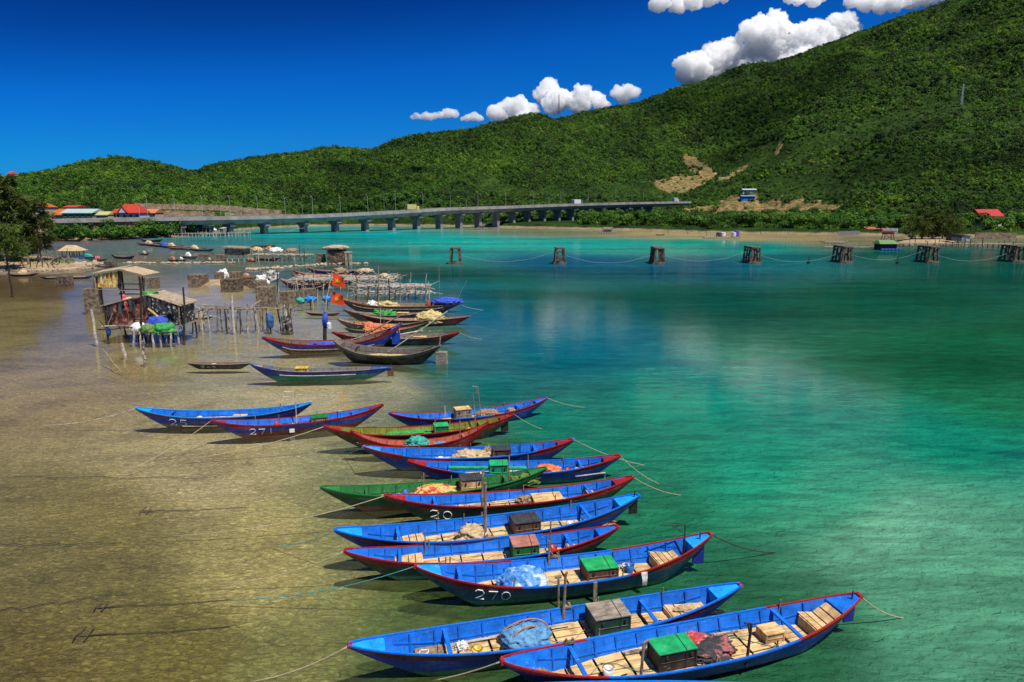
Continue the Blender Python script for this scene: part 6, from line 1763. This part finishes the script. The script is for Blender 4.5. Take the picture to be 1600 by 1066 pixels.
# fish rafts on the right
for (px, w, yb_, lb, tank) in ((753, 16, 359, 'small raft hut off the sand flat under the bridge', 0), (950, 26, 365, 'raft hut on stilts at the middle of the sand flat', 0), (1130, 58, 373, 'long fish raft with white and purple tanks', 1), (1307, 34, 381, 'low white raft left of the green roofed float', 2)):
    p = P(px, yb_); k_ = p.y / F; th = thing('fish_raft', p, lb, 'raft')
    b = MB(); b.box((0, 2, .55), (w * k_, 4, .25)); b.build('deck', GREYWOOD, th)
    for i in range(7):
        b = MB(); x = (i / 6 - .5) * w * k_ * .96; b.stick((x, 0, -.7), (x, 0, U(.7, 1.6)), .10); b.build('pole', PALEPOLE, th)
    if tank == 0:
        b = MB(); b.box((0, 2, 2.6), (w * k_ * .6, 3.4, .2)); b.build('roof', mat('raft_roof', (.4, .33, .26), None, 2), th)
        for x in (-.26, .26):
            for y in (.6, 3.4):
                b = MB(); b.stick((w * k_ * x, y, .6), (w * k_ * x, y, 2.6), .09); b.build('post', POLE, th)
        b = MB(); b.box((0, 2.2, 1.2), (w * k_ * .4, 2, 1.1)); b.build('crate', GREYWOOD, th)
    if tank == 1:
        for x, c, h in ((.40, (.14, .05, .4), 2.2), (.33, (.6, .6, .62), 1.6), (0.03, (.65, .66, .68), 1.5), (-.08, (.05, .05, .06), 1.5)):
            b = MB(); b.tube([(w * k_ * x - .0, 2, .7), (w * k_ * x, 2, .7 + h)], [1.0, .95], 12); b.build('tank', paint(c), th, bevel=.1)
gf = thing('floating_hut', P(1389, 391), 'dark floating hut with green gable roof and blue floats', 'hut'); k_ = P(1389, 391).y / F
b = MB(); b.box((0, 2, 5 * k_), (25 * k_, 3.6, 10 * k_)); b.build('wall', DARKPOLE, gf)
b = MB(); w = 15 * k_; A = [(-w, -.2, 9.5 * k_), (w, -.2, 9.5 * k_), (w, 4.4, 9.5 * k_), (-w, 4.4, 9.5 * k_)]; r1, r2 = (-w * .8, 2.1, 15 * k_), (w * .8, 2.1, 15 * k_)
for f in ((A[0], A[1], r2, r1), (A[2], A[3], r1, r2), (A[1], A[2], r2), (A[3], A[0], r1)): b.poly(f)
b.build('roof', mat('green_sheet_roof', (.16, .28, .10), (.1, .18, .07), 2), gf)
for i in range(6):
    b = MB(); b.tube([(-14 * k_ + i * 5.4 * k_, -.6, .15), (-10 * k_ + i * 5.4 * k_, -.6, .15)], .34, 8); b.build('float', mat('blue_drum', (.01, .06, .4), None, 3, .5), gf)
wt = thing('watchtower', P(1389, 378), 'pole watchtower with red cabin and flag behind the green roofed float', 'tower'); k_ = P(1389, 378).y / F
for sx in (-1, 1):
    for sy in (-1, 1):
        b = MB(); b.stick((sx * 9 * k_, 1 + sy, -.5), (sx * 6 * k_, 1 + sy * .7, 13 * k_), .12, .01); b.build('leg', DARKPOLE, wt)
b = MB()
for sx in (-1, 1): b.stick((sx * 8 * k_, 0, .5), (-sx * 6 * k_, 0, 11 * k_), .07)
b.build('cross_brace', DARKPOLE, wt)
b = MB(); b.box((0, 1, 13 * k_), (14 * k_, 2.2, 3.5 * k_)); b.build('cabin', paint((.35, .05, .04)), wt)
b = MB(); b.box((0, 1, 16 * k_), (17 * k_, 2.8, .2)); b.build('roof', DARKPOLE, wt)
b = MB(); b.poly([(-8 * k_, .5, 17 * k_), (-13 * k_, .3, 20 * k_), (-11 * k_, .4, 15 * k_)]); b.build('flag', paint((.6, .03, .03)), wt)
sv = thing('stilt_shed', P(1500, 380), 'silver and black patched shed on the right hand fish landing', 'shed'); k_ = P(1500, 380).y / F
b = MB(); b.box((-6 * k_, 1.5, 8 * k_), (16 * k_, 3, 9 * k_)); b.build('wall', T_BLACK, sv)
b = MB(); b.box((8 * k_, 1.5, 7 * k_), (13 * k_, 3, 8 * k_)); b.build('wall', cloth_mat('silver_patch', [(.4, (.1, .1, .11)), (.6, (.45, .46, .48))], 1.5), sv)
b = MB(); b.box((0, 1.5, 12.5 * k_), (32 * k_, 3.6, .2), M=Matrix.Rotation(.12, 3, 'Y')); b.build('roof', METAL, sv)
landing(P(1404, 386), P(1640, 388), 1.0, 5, 26, 'low fish landing of dark poles along the right side', (.2, 1.8), .10, DARKPOLE, GREYWOOD, clutter=60)
landing(P(1290, 389), P(1402, 390), .5, 3, 14, 'low pole walkway left of the green roofed float', (.1, .9), .08, GREYWOOD, GREYWOOD)
for i in range(18):
    px = 1198 + i * 3.0 + (i > 12) * (i - 12) * 9; p = P(px, 376); b = MB(); b.stick((0, 0, -.5), (U(-.05, .05), 0, U(.7, 1.0) + (2.2 if i % 6 == 5 else 0)), .09)
    tag(b.build('net_stake', PALEPOLE, None, False, p), 'white net stake in the row before the right sand flat', 'stake', 'white net stakes')
for (px, y, lb) in ((1045, 365, 'first'), (1075, 366, 'second'), (1105, 367, 'third'), (1190, 366, 'fourth')):
    p = P(px, y); b = MB(); b.stick((0, 0, -.5), (-1.2, 0, 3.6), .08); tag(b.build('leaning_pole', DARKPOLE, None, False, p), '%s thin dark pole leaning left on the sand flat' % lb, 'pole')
h_ = boat('rowflat', (1024, 366), (1039, 366), 'tiny dark rowing boat grounded at the sand flat', main=BLACKH, band=BLACKH, bottom=BLACKH, inner=(.2, .15, .1), rail=(.3, .2, .15), detail=0)
for (a, c, lb) in (((1318, 371), (1352, 370), 'low grey fence left of the red tiled shed'), ((1388, 366), (1412, 366), 'white paling fence right of the red tiled shed'), ((1535, 372), (1600, 373), 'pale stone wall along the right shore below the house')):
    p, r_ = P(*a, 1.0), P(*c, 1.0); d = r_ - p; b = MB(); n = 12
    p = p + Vector((0, 4, 0))
    if 'stone' in lb: b.beam((0, 0, .6), d + Vector((0, 0, .6)), .8, 2.2)
    else:
        for i in range(n): b.box(tuple(d * (i / n) + Vector((0, 0, 1.2))), (d.length / n * .55, .1, 2.0 if 'white' in lb else 1.6))
        b.beam((0, .1, 1.6), d + Vector((0, .1, 1.6)), .1, .2)
    tag(b.build('stone_wall' if 'stone' in lb else 'fence', STONEW if 'stone' in lb else wallp((.55, .55, .54) if 'white' in lb else (.25, .25, .26)), None, False, p), lb, 'wall' if 'stone' in lb else 'fence')

# ------------------------------------------------------------------ flag mast
fm = P(507, 545)
mast = thing('flag_mast', fm, 'dark mast wrapped in blue cloth carrying two drooping flags', 'mast')
t1, t2, t3 = W(508, 488, fm.y) - fm, W(510, 470, fm.y) - fm, W(519, 424, fm.y) - fm
b = MB(); b.tube([(0, 0, -.6), t1 * .5, t1], [.17, .16, .14], 8); b.build('pole', DARKPOLE, mast)
b = MB(); b.tube([t1 - Vector((0, 0, .2)), t2, t3], [.06, .05, .035], 6); b.build('top_pole', PALEPOLE, mast)
b = MB(); b.tube([t1 * .62, t1 * .8, t1 * .98], [.21, .24, .2], 9); b.build('blue_wrap', T_BLUE, mast, True)
b = MB(); p = W(514, 509, fm.y) - fm; b.tube([p - Vector((0, 0, .25)), p + Vector((0, 0, .2)), p + Vector((0, 0, .3))], [.2, .2, .07], 9); b.build('white_can', WHITEP, mast)
FLR = mat('flag_red', (.85, .085, .012), (.65, .05, .012), 3, .7, .2); FLY = mat('flag_yellow', (.85, .55, .03), None, 3, .7, 0)
for (ya, yb_, nm, xo) in ((426, 451, 'upper', 519), (455, 479, 'lower', 518)):
    b = MB(); n, m_ = 8, 7
    A = W(xo, ya, fm.y); H = (yb_ - ya) / F * fm.y; wd_ = 1.35
    def fp(u, v):
        dro = .30 * u
        return A - fm + Vector((wd_ * u * .75 + .06 * math.sin(v * 5 + u * 3), -.12 + .16 * math.sin(u * 6 + v * 3), -H * (v * .72 + dro * .95)))
    for i in range(n + 1):
        for k in range(m_ + 1): b.v.append(tuple(fp(i / n, k / m_)))
    for i in range(n):
        for k in range(m_): b.face((i * (m_ + 1) + k, (i + 1) * (m_ + 1) + k, (i + 1) * (m_ + 1) + k + 1, i * (m_ + 1) + k + 1))
    fl = b.build('flag', FLR, mast, True)
    b = MB(); star = []
    for i in range(10):
        a = PI / 2 + i * PI / 5; r_ = .25 if i % 2 == 0 else .10
        star.append(fp(.5 + r_ * math.cos(a), .5 - r_ * 1.1 * math.sin(a)) + Vector((0, -.03, 0)))
    c = fp(.5, .5) + Vector((0, -.035, 0)); o = len(b.v); b.v += [tuple(v) for v in star] + [tuple(c)]
    for i in range(10): b.face((i, (i + 1) % 10, 10))
    b.build('star', FLY, fl)
for (px, py, lb) in ((485, 468, 'bright blue cloth on a stick stand by the low stone block'), (511, 467, 'blue cloth bundle behind the orange flags'), (470, 470, 'small teal blue cloth at the foot of the stone block')):
    p = P(px, py + 10); z = zat(px, py, p.y); b = MB(); b.blob((0, 0, 0), (.75, .4, .38) if px == 485 else (.5, .4, .4), 3, .4, 2, px); th = b.build('blue_cloth', T_AZURE if px != 470 else T_TEAL, None, True, p + Vector((0, 0, z))); tag(th, lb, 'cloth')
    if px != 470:
        b = MB(); b.stick((0, 0, -z - .5), (0, 0, 0), .07); b.build('stand', DARKPOLE, th)

# ------------------------------------------------------------------ mooring lines and anchors
def tip(key, s):
    h = BOATS[key]; return h.M @ Vector((h.x(s), 0, h.zs(s) - .04))
for key, s, to, m, r_, sg, lb in (('b25', -1, (60, 665), PALEPOLE, .022, .25, 'pale rope from the bow of boat 25 down to the sand'), ('b271', -1, (180, 745), ROPE, .016, .2, 'tan rope from the bow of boat 271'), ('b36', -1, (292, 718), ROPE, .022, .2, 'tan rope from the bow of olive boat 36'),
        ('j', -1, (540, 707), TEALROPE, .016, .1, 'short teal rope at the bow of the tan sack boat'), ('g', -1, (440, 800), ROPE, .014, .2, 'thin rope from the bow of the green boat'), ('b20', -1, (270, 838), ROPE, .018, .3, 'tan rope running left from boat 20'),
        ('e', -1, (340, 912), ROPE, .014, .25, 'tan rope running left from the dark green hulled boat'), ('b270', -1, (360, 938), TEALROPE, .014, .25, 'teal rope running left from boat 270'), ('f', -1, (430, 850), TEALROPE, .012, .2, 'thin teal rope from the bow of the black box boat'),
        ('grey', -1, (390, 1066), ROPE, .02, .15, 'tan rope running down left from the grey box boat'), ('near', -1, (676, 1064), ROPE, .022, .05, 'thick brown rope from the bow of the nearest boat'),
        ('m', 1, (925, 637), ROPE, .014, .15, 'thin rope from the stern of the farthest right blue boat'), ('b36', 1, (852, 672), ROPE, .014, .1, 'thin rope from the stern of olive boat 36'), ('j', 1, (1040, 732), ROPE, .018, .25, 'long rope from the stern of the tan sack boat'),
        ('i', 1, (1045, 762), ROPE, .016, .2, 'long rope from the stern of the green pole boat'), ('b20', 1, (1080, 775), ROPE, .015, .2, 'thin rope from the stern of boat 20'), ('b270', 1, (1235, 862), DARKROPE, .018, .25, 'dark rope from the stern of boat 270 into deep water'),
        ('near', 1, (1425, 966), ROPE, .018, .2, 'tan rope from the stern of the nearest boat into deep water'), ('flag', -1, (300, 552), ROPE, .02, .2, 'thin rope left from the boat under the flag mast'), ('u', 1, (775, 484), LINE, .03, .3, 'pale rope from the blue tarpaulin stern'), ('t', 1, (760, 530), LINE, .025, .2, 'pale rope from the dark boat with red band')):
    rope([tip(key, s), P(*to, -.12)], r_, m, lb, sag=sg)
RUST = mat('rusty_iron', (.10, .065, .035), (.05, .035, .02), 9, .9, .4)
for i, (px, py, s, lb) in enumerate(((152, 950, .7, 'small rusty anchor on the sand, middle of the three'), (122, 994, .95, 'largest dark anchor lying on the sand at lower left'), (222, 800, .8, 'dark anchor half buried, farthest of the three'))):
    p = P(px, py, -.33); b = MB()
    b.tube([(0, 0, 0), (s * 1.1, .1, .03)], .024, 6); b.tube([(.05, -.35 * s, .1), (-.05, 0, .02), (.05, .35 * s, .1)], .02, 6); b.tube([(s * .35, -.3 * s, .02), (s * .3, .35 * s, .08)], .018, 6)
    tag(b.build('anchor', RUST, None, False, p), lb, 'anchor', 'anchors on the sand')
    rope([p + Vector((s * 1.1, .1, 0)), p + Vector((s * 1.1 + 1.5, .2, .0)), p + Vector((s * 1.1 + 3.2, .5, -.02))], .012, DARKROPE, 'dark line leading right from the %s anchor' % ('middle', 'largest', 'farthest')[i], 'anchor_line', 'anchor lines')
for (a, c, lb) in (((0, 852), (190, 848), 'dark sunken rope lying on the sand at far left, upper'), ((-5, 955), (175, 930), 'dark sunken rope lying on the sand at far left, lower'), ((20, 745), (330, 747), 'dark sunken rope on the sand, farthest of three')):
    p, r_ = P(*a, -.3), P(*c, -.3); rope([p.lerp(r_, i / 9) + Vector((0, .12 * math.sin(i * 2.1), 0)) for i in range(10)], .012, DARKROPE, lb, 'sunken_rope', 'sunken ropes')

rp_ = random.Random(77)
for i in range(64):
    x0, x1, y0, y1 = rp_.choice(((290, 460, 492, 516), (350, 480, 396, 412), (430, 560, 436, 462), (540, 668, 445, 470), (205, 385, 364, 371), (430, 520, 462, 482)))
    p = P(rp_.uniform(x0, x1), rp_.uniform(y0, y1)); h = rp_.uniform(.8, 2.3); b = MB(); b.stick((0, 0, -.6), (rp_.uniform(-.4, .4), rp_.uniform(-.2, .2), h), .055, .03)
    tag(b.build('thin_pole', (POLE, GREYWOOD, PALEPOLE, DARKPOLE)[i % 4], None, False, p), 'thin crooked pole standing in the shallows among huts and landings', 'pole', 'thin poles among the huts')
for i, (px, py, rad, m, lb) in enumerate(((400, 403, (1.4, .8, .8), T_TAN, 'tan net heap on the far landing beside the stilt shed'), (430, 404, (1.5, .9, .8), T_WHITE, 'pale net heap at the middle of the far landing'), (455, 405, (1.6, .9, .7), T_BROWNNET, 'brown net heap near the end of the far landing'), (420, 401, (1.0, .6, .7), T_ORANGE, 'orange net heap on the far landing'),
        (530, 446, (1.3, .6, .6), T_BROWNNET, 'brown net heap on the rickety landing'), (570, 445, (1.2, .6, .5), T_TAN, 'tan net heap on the rickety landing'), (600, 455, (.8, .5, .5), T_TAN, 'tan sack on the outer part of the rickety landing'), (286, 366, (2, 1, 1), T_RED, 'red heap on the long far left landing'), (330, 365, (2, 1, .9), T_WHITE, 'white heap on the long far left landing'), (235, 366, (2, 1, 1), T_BLACK, 'black heap on the long far left landing'))):
    p = P(px, py); z = {0: 1.5}.get(9, zat(px, py - 2, p.y)); b = MB(); b.blob((0, 0, rad[2] * .2), rad, 3, .4, 2.4, i, flat=-rad[2] * .25)
    tag(b.build('net_heap', m, None, True, (p.x, p.y + .8, (zat(420, 398, Dc) if i < 4 else zat(520, 436, Da) if i < 6 else zat(600, 449, Db2) if i == 6 else zat(290, 366, De)) + .12)), lb, 'fishing net')
